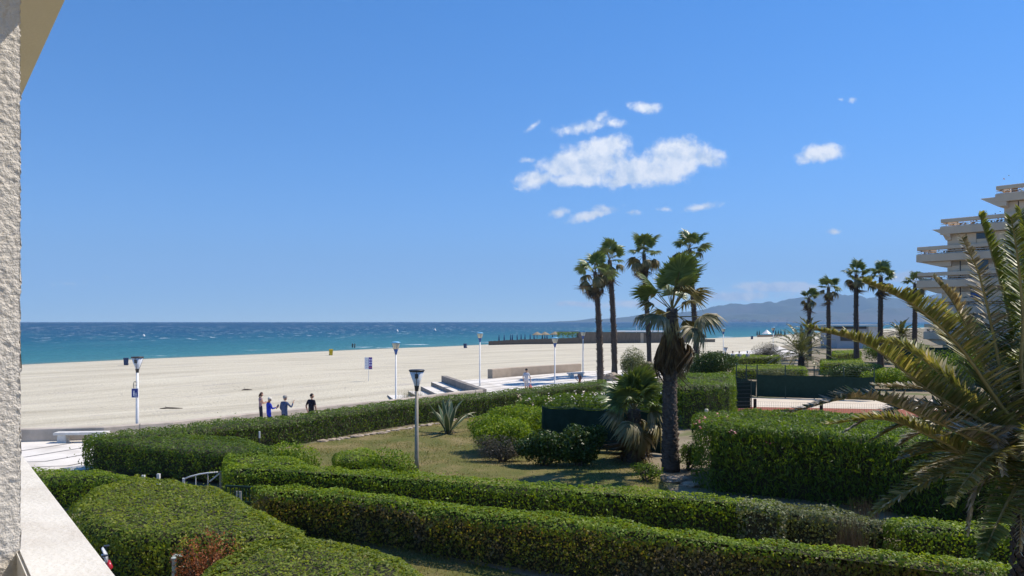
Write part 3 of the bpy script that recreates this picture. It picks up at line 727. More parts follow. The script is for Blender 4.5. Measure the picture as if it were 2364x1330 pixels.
# tall oleander hedge on the right
oh = 2.05
ol_far = [(1600,954),(1660,944),(1760,946),(1900,950),(2100,962),(2330,982),(2560,1004)]
ol_near = [(2560,1082),(2340,1050),(2200,1032),(2000,1010),(1850,998),(1720,990),(1630,985),(1598,976)]
def ol_extra(root, cen, rng):
    pts = [P(px, py, oh+.02) for px, py in [(1612,975),(1625,970),(1640,966),(1655,964),(1668,962),(1682,966),(1620,982),(1648,972)]]
    pts += [P(px, py, oh-.15) for px, py in [(1690,1000),(1745,985),(1790,985),(1795,992)]]+[P(px, py, oh-.45) for px, py in [(1770,1015),(1778,1026)]]
    flowers(root, cen, pts, leafmat('pink_petal', [(.62,.22,.28),(.70,.32,.36),(.55,.17,.24)], trans=.25, tcol=(1,.8,.8)), 4, .045)
hedge('oleander_hedge', 'tall clipped oleander hedge with pink flowers in front of the court', 'hedge', pxpoly(ol_far+ol_near, oh), oh, M['oleander'], leaf=(.15,.034), seed=12, dens=520, rnd=.25, wav=.07, extra=ol_extra, spread=.8, up=1.4, core=.6, deep=.45)

# ---- free shrubs: leaves in overlapping lobes round a branching frame
def shrub(name, label, cat, base, blobs, mat, leaf=(.07,.04), dens=420, seed=0, group=None, stems=7, fl=None, shell=.55, spread=1.0, rz=0, twig=None):
    """blobs: (x, y, z, rx, ry, rz) relative to base"""
    rng = np.random.default_rng(seed); root = thing(name, label, cat, base, rz, group); PT = []; NR = []
    for (x, y, z, a, b, c) in blobs:
        ar = 4*math.pi*((a*b)**1.6/3+(a*c)**1.6/3+(b*c)**1.6/3)**(1/1.6); m = int(ar*dens)
        v = rng.normal(0, 1, (m, 3)); v /= np.linalg.norm(v, axis=1)[:, None]
        r = 1-shell*rng.random(m)**2; r *= 1+.13*wob(v[:, 0]*4+x*3, v[:, 1]*4+v[:, 2]*3, 1.0)
        p = v*r[:, None]*[a, b, c]+[x, y, z]; k = p[:, 2] > .03; PT.append(p[k]); NR.append((v/[a, b, c])[k])
    p = np.concatenate(PT); n = np.concatenate(NR); n /= np.linalg.norm(n, axis=1)[:, None]
    V, Q = leaves(p, n, leaf[0], leaf[1], spread, rng)
    stuff(part('foliage', npmesh('foliage', V, Q, mat), root))
    mb = MB()
    for i in range(stems):
        x, y, z, a, b, c = blobs[i % len(blobs)]; v = rng.normal(0, 1, 3); v[2] = abs(v[2]); v /= np.linalg.norm(v)
        e = np.array([x, y, z])+v*[a, b, c]*.75; s = np.array([rng.normal(0, .08), rng.normal(0, .08), 0]); md = (s+e)/2+rng.normal(0, .08, 3); md[2] = max(md[2], .1)
        mb.tube([s, md, e], [.028, .02, .006], 5)
    mb.obj('stems', M['bark'] if twig is None else twig, root)
    # dense woody heart of the lobes, made of crossing twigs
    mb = MB()
    for (x, y, z, a, b, c) in blobs:
        for _ in range(12):
            v = rng.normal(0, 1, 3); v /= np.linalg.norm(v); w = rng.normal(0, .35, 3)
            mb.tube([np.array([x, y, z])-v*[a, b, c]*.3, np.array([x, y, z])+w*[a, b, c]*.3, np.array([x, y, z])+v*[a, b, c]*.85], [.02, .015, .004], 4, cap=False)
    stuff(mb.obj('twigs', M['twig'] if twig is None else twig, root))
    if fl: flowers(root, (0, 0), fl[0], fl[1], seed+1, fl[2])
    return root
def lobes(rx, ry, h, n, seed, k=.55):
    rng = np.random.default_rng(seed); out = [(0, 0, h*.52, rx*.8, ry*.8, h*.48)]
    for _ in range(n):
        a = rng.random()*6.283; r = rng.uniform(.3, .75); s = rng.uniform(.35, .6)
        out.append((rx*r*math.cos(a), ry*r*math.sin(a), h*rng.uniform(.3, .72), rx*s*k/.55*.9, ry*s*k/.55*.9, h*s*.55))
    return out
def S(px, py, z=0): return P(px, py, z)

shrub('clipped_ball_shrub', 'rounded clipped shrub rising behind the broad low hedge block', 'shrub', S(668,1118), lobes(1.25,.8,1.35,5,1), M['hedge'], seed=21, dens=520)
shrub('clipped_ball_shrub', 'rounded clipped shrub at the foot of the dark-capped garden lamp', 'shrub', S(897,1128), lobes(1.0,.7,1.25,5,2), M['hedge'], seed=22, dens=560)
hedge('low_box_shrub', 'low flat clipped box shrub standing alone on the lawn', 'shrub', pxpoly([(766,1046),(800,1036),(850,1034),(874,1044),(860,1056),(800,1058),(770,1056)], .52), .52, M['hedge'], seed=23, dens=620, rnd=.2)
# bushes round the dark windbreak
shrub('leafy_bush', 'bright green spreading bush standing on the lawn behind grey twigs', 'shrub', S(1155,1046), lobes(1.35,1.2,1.5,9,3), M['hedge'], leaf=(.09,.045), seed=24, dens=420)
shrub('leafy_bush', 'low light green bush running up towards the promenade hedge', 'shrub', S(1212,1006), lobes(1.8,1.6,1.4,9,4), M['hedge'], leaf=(.1,.045), seed=25, dens=340)
shrub('twiggy_bush', 'grey leafless twiggy bush on the lawn edge', 'shrub', S(1160,1066), lobes(1.0,.5,1.0,6,5), M['greybush'], leaf=(.08,.014), seed=26, dens=460, stems=14)
shrub('dark_bush', 'dark glossy bush in front of the green windbreak screen', 'shrub', S(1258,1076), lobes(1.1,.65,1.3,9,6), M['bush_dark'], leaf=(.095,.055), seed=27, dens=420)
shrub('dark_bush', 'dark glossy bush beside the short fan palm, before the screen', 'shrub', S(1335,1075), lobes(.95,.6,1.5,9,7), M['bush_dark'], leaf=(.095,.055), seed=28, dens=420)
shrub('small_shrub', 'small sparse shrub at the foot of the leaning palm trunk', 'shrub', S(1492,1112), lobes(.7,.5,.65,5,8), M['oleander'], leaf=(.07,.03), seed=29, dens=260)
shrub('small_shrub', 'small leafy shrub between the skirted palm trunk and the tall oleander hedge', 'shrub', S(1592,1085), lobes(.5,.5,1.0,5,9), M['oleander'], leaf=(.08,.035), seed=30, dens=300)
# oleanders with white and pink flowers behind the screen
WHITE = leafmat('white_petal', [(.75,.70,.68),(.80,.74,.70),(.72,.60,.58)], trans=.25, tcol=(1,.95,.9))
olx = [(1245,985,1.3,1.6,1,'white flowered oleander nearest the variegated agave'),(1312,990,1.6,1.75,2,'white flowered oleander behind the dark screen'),(1390,988,1.7,1.8,3,'pale pink flowered oleander between screen and short fan palm'),
       (1462,982,1.7,1.85,4,'oleander with scattered white flowers behind the short fan palm'),(1530,975,1.6,2.0,5,'oleander close behind the tall skirted palm trunk')]
for i, (px, py, r, h, sd_, lab) in enumerate(olx):
    rng = np.random.default_rng(50+i); pts = [(rng.uniform(-r, r)*.8, rng.uniform(-r, 0)*.7, h*rng.uniform(.72, 1.02)) for _ in range(16 if i < 3 else 7)]
    shrub('oleander_bush', lab, 'shrub', S(px, py), lobes(r,r*.9,h,8,30+i), M['oleander'], leaf=(.14,.036), seed=60+i, dens=330, group='flowering oleanders', fl=(pts, WHITE, .055))
oh2 = 2.15
hedge('oleander_hedge', 'bright green oleander hedge behind the row of green fence posts', 'hedge', pxpoly([(1560,862),(1640,858),(1698,860),(1698,884),(1640,888),(1560,890)], oh2), oh2, M['oleander'], leaf=(.13,.035), seed=70, dens=230, rnd=.4, wav=.12)
# planting round the tall palms and beyond
shrub('grey_green_bush', 'tall grey-green bush between the slender palms by the promenade', 'shrub', S(1462,872), lobes(1.5,1.3,2.9,9,40), leafmat('pittosporum_leaf', [(.09,.115,.05),(.14,.165,.08),(.20,.22,.12)], trans=.22), leaf=(.12,.05), seed=71, dens=150)
shrub('grey_green_bush', 'low grey-green bush half hidden by the skirted palm', 'shrub', S(1500,872), lobes(1.0,1.0,1.5,6,41), leafmat('grey_green_leaf', [(.10,.12,.06),(.16,.175,.09)], trans=.2), leaf=(.11,.05), seed=72, dens=160)
shrub('round_dark_shrub', 'large round dark shrub at the foot of the tallest slender palm', 'shrub', S(1640,880), lobes(2.5,1.7,2.6,10,42), M['bush_dark'], leaf=(.13,.065), seed=73, dens=190)
shrub('pale_bush', 'pale grey bush peeping out beside the round dark shrub', 'shrub', S(1592,868), lobes(1.1,1.0,2.6,6,43), M['silver'], leaf=(.11,.05), seed=74, dens=120)
hedge('clipped_hedge', 'sunlit clipped hedge in front of the far strollers', 'hedge', pxpoly([(1670,819),(1740,817),(1800,818),(1802,823),(1740,824),(1672,826)], 1.2), 1.2, M['hedge'], leaf=(.12,.07), seed=75, dens=110)
shrub('tamarisk_bush', 'feathery grey tamarisk bush on the edge of the sand', 'shrub', S(1768,842), lobes(2.4,1.8,2.7,8,44), M['greybush'], leaf=(.22,.02), seed=76, dens=110)
hedge('clipped_hedge', 'low olive clipped hedge behind the court windscreen', 'hedge', pxpoly([(1690,842),(1780,840),(1860,845),(1865,853),(1780,850),(1690,852)], 1.0), 1.0, M['hedge'], leaf=(.1,.06), seed=77, dens=130)
shrub('flowering_ground_shrub', 'low pale flowering shrubs under the big date palm', 'shrub', S(1815,876), lobes(2.6,1.2,1.0,8,45), M['silver'], leaf=(.1,.05), seed=78, dens=150)
shrub('round_dark_shrub', 'round dark green shrub behind the far end of the court windscreen', 'shrub', S(1962,893), lobes(2.0,1.3,1.8,10,46), M['bush_dark'], leaf=(.12,.06), seed=79, dens=230)
shrub('pale_green_shrub', 'pale green broad-leaved shrub behind the round dark shrub', 'shrub', S(1990,872), lobes(2.3,1.4,1.5,7,47), leafmat('pale_green_leaf', [(.14,.20,.07),(.20,.26,.10),(.10,.16,.05)]), leaf=(.14,.07), seed=80, dens=120)
hedge('clipped_hedge', 'flat topped hedge step nearest the date palm base', 'hedge', pxpoly([(1893,829),(1990,828),(1995,836),(1895,838)], 1.2), 1.2, M['hedge'], leaf=(.11,.06), seed=81, dens=130)
hedge('clipped_hedge', 'bright flat topped hedge step farther back under the palm row', 'hedge', pxpoly([(1920,810),(1985,807),(1990,813),(1922,817)], 1.2), 1.2, M['hedge'], leaf=(.13,.07), seed=82, dens=90)
shrub('scrub_bush', 'loose olive scrub beneath the far palms near the terraced building', 'shrub', S(2075,838), lobes(4.5,3,3.0,9,48), M['oleander'], leaf=(.2,.07), seed=83, dens=45)
shrub('scrub_bush', 'loose green bush behind the drooping date fronds beside the court', 'shrub', S(2060,900), lobes(2.2,1.5,1.7,8,49), M['hedge'], leaf=(.11,.06), seed=84, dens=150)
shrub('scrub_bush', 'dark thicket behind the big date palm crown', 'shrub', S(2180,900), lobes(3.2,2.0,3.0,9,50), M['hedge_dark'], leaf=(.12,.06), seed=85, dens=120)
shrub('scrub_bush', 'dark thicket at the foot of the terraced building', 'shrub', S(2300,890), lobes(3.4,2.0,3.4,9,51), M['hedge_dark'], leaf=(.12,.06), seed=86, dens=110)
# red bush with yellow tips
shrub('red_leaved_bush', 'rusty red-leaved bush with bare twigs beside the pale cabinet', 'shrub', P(488,1420), lobes(.66,.55,1.56,8,52), M['redleaf'], leaf=(.05,.02), seed=90, dens=420, stems=16, shell=.8)
shrub('yellow_shrub', 'bright yellow-green sprig between the red-leaved bush and the pale cabinet', 'shrub', P(428,1415), lobes(.2,.2,1.36,4,53), M['yellowleaf'], leaf=(.055,.025), seed=91, dens=420)
shrub('yellow_shrub', 'bright yellow-green sprig between the red-leaved bush and the domed beds', 'shrub', P(556,1405), lobes(.22,.2,1.36,4,54), M['yellowleaf'], leaf=(.055,.025), seed=92, dens=420)
# dry reeds in the gap of the hedge
def reeds(name, label, base, n, h, r, seed, mat):
    rng = np.random.default_rng(seed); V = []; Q = []
    root = thing(name, label, 'plant', base)
    for i in range(n):
        x, y = rng.normal(0, r, 2); a = rng.random()*6.28; hh = h*rng.uniform(.6, 1.05); lx, ly = rng.normal(0, .10, 2); w = .008; b = len(V)
        for t in (0, .5, 1): 
            ww = w*(1-t*.8); cx, cy = x+lx*t*t*hh, y+ly*t*t*hh; V += [(cx-math.cos(a)*ww, cy-math.sin(a)*ww, hh*t), (cx+math.cos(a)*ww, cy+math.sin(a)*ww, hh*t)]
        Q += [(b, b+1, b+3, b+2), (b+2, b+3, b+5, b+4)]
    stuff(part('stalks', npmesh('stalks', V, np.array(Q), mat), root)); return root
reeds('dry_reeds', 'tuft of dry straw-coloured reeds in front of the hedge gap', P(1965,1330), 260, 1.25, .16, 5, M['fan_dead'])
reeds('dry_reeds', 'second tuft of dry reeds behind the grey-green low hedge', P(2000,1270), 220, 1.15, .18, 6, M['fan_dead'])
reeds('beach_grass', 'tuft of grey beach grass growing against the sea steps', (-7.3, 57.0, -1.0), 500, 1.15, .55, 7, leafmat('beach_grass_blade', [(.20,.18,.11),(.15,.15,.08),(.26,.22,.14)], trans=.2))

# ---- agaves
def agave(name, label, base, n, L, seed, mats, w=.16, up=0.0):
    rng = random.Random(seed); root = thing(name, label, 'agave', base)
    for i in range(n):
        yaw = i*2.39996+rng.uniform(-.2, .2); e = lerp(85, 22, (i/(n-1))**1.15)+up; e = R(max(min(e, 88), 8)); l = L*rng.uniform(.85, 1.1); bend = rng.choice((0, 0, .35, .9)) if i > n*.45 else 0
        V = []; Q = []; mi = []; K = 10
        for k in range(K+1):
            t = k/K; r = l*t; ww = w*(.55+.75*math.sin(min(t*1.25+.25, 1.9)))*max(1-t**3.2, 0.02)
            ee = e-bend*max(t-.55, 0)**1.3*4.5
            if k == 0: px_, pz = .06, .02
            else: px_ += l/K*math.cos(ee); pz += l/K*math.sin(ee)
            up_ = (-math.sin(ee), math.cos(ee))
            for s, c in ((-1, .28), (-.72, .10), (0, -.05), (.72, .10), (1, .28)): V.append((px_+up_[0]*c*ww*.8, s*ww*.5, pz+up_[1]*c*ww*.8))
        for k in range(K):
            for j in range(4): a = k*5+j; Q.append((a, a+1, a+6, a+5)); mi.append(0 if j in (0, 3) else 1)
        me = npmesh('agave_leaf', V, np.array(Q), mats, mi, smooth=True); part('agave_leaf', me, root, rot=(0, 0, yaw))
    if seed == 1:
        for i in range(16):
            a = rng.uniform(0, 6.28); l = rng.uniform(.3, .5); mb = MB(); mb.tube([(0, 0, .06), (l*.6, 0, .13), (l, 0, .02)], [.04, .035, .01], 5, squash=.4)
            mb.obj('dead_leaf', M['fan_dead'], root, rot=(0, 0, a))
    return root
AG = [surf('agave_cream', (.62,.56,.33), (.54,.49,.28), 6, .5), surf('agave_green', (.10,.15,.09), (.07,.12,.065), 3, .45, stretch=(8,8,.5))]
agave('variegated_agave', 'large variegated agave with cream-edged leaves on the lawn', P(1034,1001), 17, 1.62, 1, AG, w=.27, up=16)
agave('red_agave', 'small reddish spiky agave beside the promenade lamp', P(1338,884), 16, .8, 2, [surf('agave_red', (.20,.09,.06), (.14,.07,.045), 6, .6)]*2, w=.06, up=12)

# ================================================================== PALMS
def fan_mesh(seed, petiole, blade, nseg, spread, droop, mat, tipdrop=.0, fold=1.0):
    rng = random.Random(seed); V = []; Q = []; mi = []
    cp = blade*.28
    for i in range(nseg):
        ph = R(-spread/2+spread*(i+.5)/nseg)+rng.uniform(-.03, .03); bl = blade*(.78+.22*math.cos(ph))*rng.uniform(.88, 1.08)
        d = Vector((math.cos(ph), math.sin(ph), 0)); sd_ = Vector((-math.sin(ph), math.cos(ph), 0)); hub = Vector((petiole, 0, 0))
        dr = droop*rng.uniform(.7, 1.35); td = tipdrop*rng.uniform(.4, 1.5); tw = rng.uniform(-.25, .25); b = len(V)
        ts = (0.03, .35, .62, .82, 1.0); ws = (.012, blade*.62*R(spread)/nseg*.62, blade*R(spread)/nseg*.50, blade*R(spread)/nseg*.26, .004)
        for t, w in zip(ts, ws):
            r = bl*t; z = -dr*r*t*1.1-td*max(t-.58, 0)*2.4*blade; rr = r-td*max(t-.58, 0)*blade*.8
            c = hub+d*rr+Vector((cp*0, 0, z)); lift = w*.38*fold
            V += [c-sd_*w+Vector((0, 0, lift)), c+Vector((0, 0, 0)), c+sd_*w+Vector((0, 0, lift+tw*w))]
        for k in range(4):
            a = b+k*3; Q += [(a, a+1, a+4, a+3), (a+1, a+2, a+5, a+4)]; mi += [0, 0]
    b = len(V)
    for t in (0, .5, 1):
        x = petiole*t; w = lerp(.035, .016, t); z = -droop*.10*petiole*t*t
        V += [Vector((x, -w, z)), Vector((x, 0, z+w*.7)), Vector((x, w, z)), Vector((x, 0, z-w*.7))]
    for k in range(2):
        for j in range(4): a = b+k*4; Q.append((a+j, a+(j+1) % 4, a+4+(j+1) % 4, a+4+j)); mi.append(1)
    return npmesh('fan_leaf', [tuple(v) for v in V], np.array(Q), [mat, M['petiole']], mi)
FAN = {}
def fan(kind, k):
    if (kind, k) not in FAN:
        s = hash_(kind)*10+k
        FAN[(kind, k)] = {'g': lambda: fan_mesh(s, 1.0, 1.0, 30, 250, .22, M['fan'], .12), 'o': lambda: fan_mesh(s, .95, .95, 26, 230, .5, M['fan_old'], .35), 'd': lambda: fan_mesh(s, .75, 1.0, 20, 110, .8, M['fan_dead'], .45, 1.6), 'G': lambda: fan_mesh(s, 1.15, .85, 40, 220, .12, M['fan'], .06), 'O': lambda: fan_mesh(s, 1.15, .8, 24, 180, .3, M['fan_old'], .28), 'h': lambda: fan_mesh(s, .55, 1.2, 22, 34, .05, M['fan_dead'], .12, 2.2)}[kind]()
    return FAN[(kind, k)]
def hash_(s): return sum(ord(c) for c in s)
def trunk_mesh(base_r, top_r, h, lean, seed, rings=30, n=12, flare=1.25):
    rng = random.Random(seed); mb = MB(); pts = []; rad = []
    for i in range(rings+1):
        t = i/rings; pts.append((lean[0]*t**1.4+.03*math.sin(t*5+seed), lean[1]*t**1.4, h*t)); rad.append(lerp(base_r, top_r, t)*(1+.06*rng.uniform(-1, 1))*(1+(flare-1)*math.exp(-t*9)))
    mb.tube(pts, rad, n); return mb.mesh('trunk', M['palmtrunk'], True), pts, rad
def stubs_mesh(pts, rad, per_m, seed, z0, z1, l=.16, w=.07):
    rng = random.Random(seed); V = []; Q = []
    h = pts[-1][2]; n = int((z1-z0)*per_m)
    for i in range(n):
        z = z0+(z1-z0)*(i+rng.random())/n; t = z/h*(len(pts)-1); k = min(int(t), len(pts)-2); f = t-k
        c = Vector(pts[k]).lerp(Vector(pts[k+1]), f); r = lerp(rad[k], rad[k+1], f)*.93; a = i*2.39996+rng.uniform(-.3, .3)
        o = Vector((math.cos(a), math.sin(a), 0)); sdv = Vector((-math.sin(a), math.cos(a), 0)); ll = l*rng.uniform(.5, 1.25); b = len(V)
        p0 = c+o*r; tip = p0+o*ll*.75+Vector((0, 0, ll*rng.uniform(.3, .9)))
        V += [p0-sdv*w+Vector((0, 0, -.05)), p0+sdv*w+Vector((0, 0, -.05)), p0+Vector((0, 0, .08)), tip-sdv*w*.5, tip+sdv*w*.5]
        Q += [(b, b+1, b+4), (b, b+4, b+3), (b+2, b, b+3), (b+1, b+2, b+4), (b+2, b+3, b+4)]
    return npmesh('leaf_stubs', [tuple(v) for v in V], np.array(Q), M['stub'])
WIND = Vector((.10, -.04, 0))
def fan_palm(label, base, crown_z, r0, r1, ng, no, nd, lscale, seed, lean=(0,0), stub=(0, 1), stubn=40, skirt=None, group=None, gpitch=(82, 5), opitch=(0, -45), dpitch=(-55, -86), name='fan_palm', stubl=.17, yaw0=0.0, long=False):
    rng = random.Random(seed); root = thing(name, label, 'palm tree', base, group=group)
    me, pts, rad = trunk_mesh(r0, r1, crown_z, lean, seed); part('trunk', me, root)
    stuff(part('leaf_stubs', stubs_mesh(pts, rad, stubn, seed, stub[0]*crown_z, stub[1]*crown_z, stubl), root))
    top = Vector(pts[-1])
    def put(kind, i, n, pr, zoff, sc):
        yaw = yaw0+i*2.39996+rng.uniform(-.35, .35); pitch = R(lerp(pr[0], pr[1], (i+.5)/max(n, 1))+rng.uniform(-17, 17)); roll = rng.uniform(-.55, .55)
        s = lscale*sc*rng.uniform(.78, 1.2); nm = {'g': 'fan_leaf', 'o': 'fading_fan_leaf', 'd': 'dead_fan_leaf'}[kind]
        o = part(nm, fan(kind.upper() if long and kind in 'go' else kind, rng.randrange(4)), root, loc=top+Vector((0, 0, zoff)), sc=s)
        q = Euler((0, 0, yaw)).to_matrix() @ Euler((0, -pitch, 0)).to_matrix() @ Euler((roll, 0, 0)).to_matrix()
        q = Matrix.Rotation(.10, 3, 'Y') @ q
        o.rotation_euler = q.to_euler()
    for i in range(ng): put('g', i, ng, gpitch, rng.uniform(-.1, .1), 1)
    for i in range(no): put('o', i, no, opitch, rng.uniform(-.35, -.05), .95)
    for i in range(nd): put('d', i, nd, dpitch, rng.uniform(-.9, -.1), .95)
    if skirt:
        for i in range(skirt[2]):
            z = rng.uniform(skirt[0], skirt[1]); a = i*2.39996; t = z/crown_z; r = lerp(r0, r1, t)
            o = part('dead_fan_leaf', fan('h', rng.randrange(4)), root, loc=(top.x*t+math.cos(a)*r, top.y*t+math.sin(a)*r, z), sc=lscale*skirt[3]*rng.uniform(.8, 1.15))
            o.rotation_euler = (Euler((0, 0, a)).to_matrix() @ Euler((0, R(rng.uniform(76, 94)), 0)).to_matrix() @ Euler((rng.uniform(-1.2, 1.2), 0, 0)).to_matrix()).to_euler()
    return root
def palm_at(label, px, base_y, crown_y, crown_px=None, **kw):
    b = P(px, base_y); d = b[1]; cz = H-(crown_y-HY)*d/F
    lx = ((crown_px or px)-px)*d/F
    return fan_palm(label, b, cz, lean=(lx, 0), **kw)
G1 = 'tall slender fan palms by the promenade'
palm_at('slender fan palm nearest the curved promenade wall, drooping leaves on its seaward side', 1387, 882, 628, 1374, r0=.25, r1=.17, ng=11, no=6, nd=6, lscale=1.05, seed=11, group=G1, stub=(.06, .86))
palm_at('slightly taller fan palm rising close against its neighbour, dead leaf collar under crown', 1419, 872, 600, 1408, r0=.25, r1=.19, ng=11, no=5, nd=12, lscale=1.05, seed=12, group=G1, stub=(.12, .86))
palm_at('tall fan palm half hidden by the fading leaves of the skirted palm', 1499, 866, 585, 1487, r0=.24, r1=.18, ng=11, no=5, nd=10, lscale=1.1, seed=13, group=G1, stub=(.3, .84), stubn=34)
palm_at('tallest slender fan palm, rising from behind the round dark shrub', 1609, 862, 574, 1592, r0=.26, r1=.19, ng=12, no=5, nd=12, lscale=1.1, seed=14, group=G1, stub=(.1, .84))
# the big palm with its skirt of dead leaves
palm_at('large fan palm with a thick brown skirt of dead leaves in mid garden', 1547, 1088, 712, 1550, r0=.27, r1=.2, long=True, ng=13, no=11, nd=2, lscale=.95, seed=21, stub=(.05, .62), stubn=60, stubl=.09, skirt=(4.6, 5.35, 96, .82), gpitch=(88, 30), opitch=(40, -18), dpitch=(-10, -60), name='skirted_fan_palm')
# the short one before the screen
palm_at('short bushy fan palm with hanging straw-coloured leaves before the dark screen', 1462, 1066, 945, 1462, r0=.24, r1=.22, ng=16, no=12, nd=14, lscale=.80, seed=22, stub=(.1, .9), stubn=40, skirt=(.9, 2.1, 26, .85), gpitch=(84, 15), opitch=(10, -50), name='short_fan_palm')
# row near the building
G2 = 'row of fan palms towards the terraced building'
for lab, px, d, cy, sc_, sd_ in [('shortest fan palm of the row, beyond the dark date palm clump',1868,104,688,.82,31),('second fan palm of the row, with a clear dark trunk',1913,98,664,.86,32),('broad crowned fan palm of the row before the low white pavilion',1977,86,634,.95,33),('fan palm at the corner of the low white pavilion',2033,84,640,.95,34),('fan palm of the row closest to the terraced building',2112,90,655,.95,35)]:
    base = ((px-CX)*d/F, d, 0); cz = H-(cy-HY)*d/F
    fan_palm(lab, base, cz,   .30, .21, 12, 4, 5, sc_, sd_, group=G2, stub=(.35, .92), stubn=16, gpitch=(78, 0), opitch=(-5, -50))

# ---- date palms: fronds with leaflets along a curved midrib
def crom(pts, n):
    pts = [Vector(p) for p in pts]; pts = [pts[0]*2-pts[1]]+pts+[pts[-1]*2-pts[-2]]; out = []
    segs = len(pts)-3
    for i in range(n+1):
        t = i/n*segs; k = min(int(t), segs-1); f = t-k; a, b, c, d = pts[k:k+4]
        out.append(.5*((2*b)+(c-a)*f+(2*a-5*b+4*c-d)*f*f+(3*b-a-3*c+d)*f**3))
    return out
def frond_mesh(pts, nl, ll, seed, mat, wind=Vector((0,0,0)), r0=.045, vlift=.45, droop=.35, wid=.017, ragged=.0):
    rng = random.Random(seed); C = crom(pts, 40); mb = MB()
    mb.tube(C[::2], [lerp(r0, .006, (i/20)**.8) for i in range(21)], 5)
    V = [Vector(v) for v in mb.v]; Fq = [f for f in mb.f if len(f) == 4]; mi = [1]*len(Fq)
    for i in range(nl):
        t = .16+.84*(i+.5)/nl; k = min(int(t*40), 39); f = t*40-k; p = C[k].lerp(C[k+1], f); tg = (C[min(k+1, 40)]-C[max(k-1, 0)]).normalized()
        sd0 = tg.cross(Vector((0, 0, 1))); sd0 = sd0.normalized() if sd0.length > .05 else Vector((1, 0, 0)); upv = sd0.cross(tg).normalized()
        env = (math.sin(math.pi*min(t*.92+.10, 1))**.6)*(1-.35*t)
        for s in (-1, 1):
            if rng.random() < ragged: continue
            l = ll*max(env, .25)*rng.uniform(.75, 1.12); fw = lerp(.45, 1.0, t)+rng.uniform(-.15, .2)
            d = (tg*fw+sd0*s*1.0+upv*(vlift+rng.uniform(-.25, .3))).normalized(); b = len(V); w = wid*rng.uniform(.75, 1.25)
            q = p.copy(); dr = droop*rng.uniform(.5, 1.5); sdv = d.cross(Vector((0, 0, 1))); sdv = sdv.normalized() if sdv.length > .05 else sd0
            sdv = (sdv+Vector((rng.uniform(-.5, .5), rng.uniform(-.5, .5), rng.uniform(-.5, .5)))).normalized()
            for j, (tt, ww) in enumerate(((0, .6), (.35, 1), (.7, .8), (1, .06))):
                if j: q = q+(d+Vector((0, 0, -dr*tt*1.6))+wind*tt).normalized()*l*(.35 if j < 2 else (.35 if j == 2 else .30))
                V += [q-sdv*w*ww, q+sdv*w*ww]
            Fq += [(b, b+1, b+3, b+2), (b+2, b+3, b+5, b+4), (b+4, b+5, b+7, b+6)]; mi += [0, 0, 0]
    return npmesh('frond', [tuple(v) for v in V], np.array(Fq), [mat, M['rachis']], mi)
def date_palm(label, base, trunk_h, L, n, seed, mats, group=None, nl=55, ll=.42, tr=.32, wid=.022, lo=-25):
    rng = random.Random(seed); root = thing('date_palm', label, 'palm tree', base, group=group)
    me, pts, rad = trunk_mesh(tr, tr*.9, trunk_h, (0, 0), seed, 10, 12, 1.05); part('trunk', me, root)
    stuff(part('leaf_stubs', stubs_mesh(pts, rad, 60, seed, 0.05, trunk_h, .14), root))
    var = []
    for k in range(5):
        a = .30+.05*k; var.append(frond_mesh([(0,0,0),(L*.28,0,L*.06),(L*.62,0,L*.04),(L*.86,.03*L,-L*.06),(L,.06*L,-L*(.12+.03*k))], nl, ll, seed*7+k, mats[k % len(mats)], WIND*.4, r0=.03, wid=wid))
    for i in range(n):
        t = (i+.5)/n; pitch = R(lerp(84, lo, t**.9)+rng.uniform(-6, 6)); yaw = i*2.39996+rng.uniform(-.2, .2)
        o = part('frond', var[rng.randrange(5)], root, loc=(0, 0, trunk_h), sc=rng.uniform(.85, 1.08))
        o.rotation_euler = (Euler((0, 0, yaw)).to_matrix() @ Euler((0, -pitch, 0)).to_matrix()).to_euler()
    return root
DG = 'date palms beyond the court'
GRN = leafmat('far_date_leaflet', [(.07,.09,.035),(.11,.125,.05),(.16,.165,.085),(.055,.075,.03)], trans=.2, rough=.38, spec=.6)
date_palm('wide squat date palm with arching grey-green fronds behind the court', P(1850,855), 1.5, 3.9, 46, 41, [GRN], DG, 50, .5, wid=.03)
d_ = 105; date_palm('small dark date palm clump below the shortest fan palm of the row', ((1868-CX)*d_/F, d_, 0), 3.6, 2.6, 34, 42, [GRN], DG, 36, .45, wid=.04)
d_ = 95; date_palm('date palm with a neat rounded crown near the terraced building', ((2082-CX)*d_/F, d_, 0), 3.3, 2.4, 38, 43, [GRN], DG, 36, .42, wid=.035)

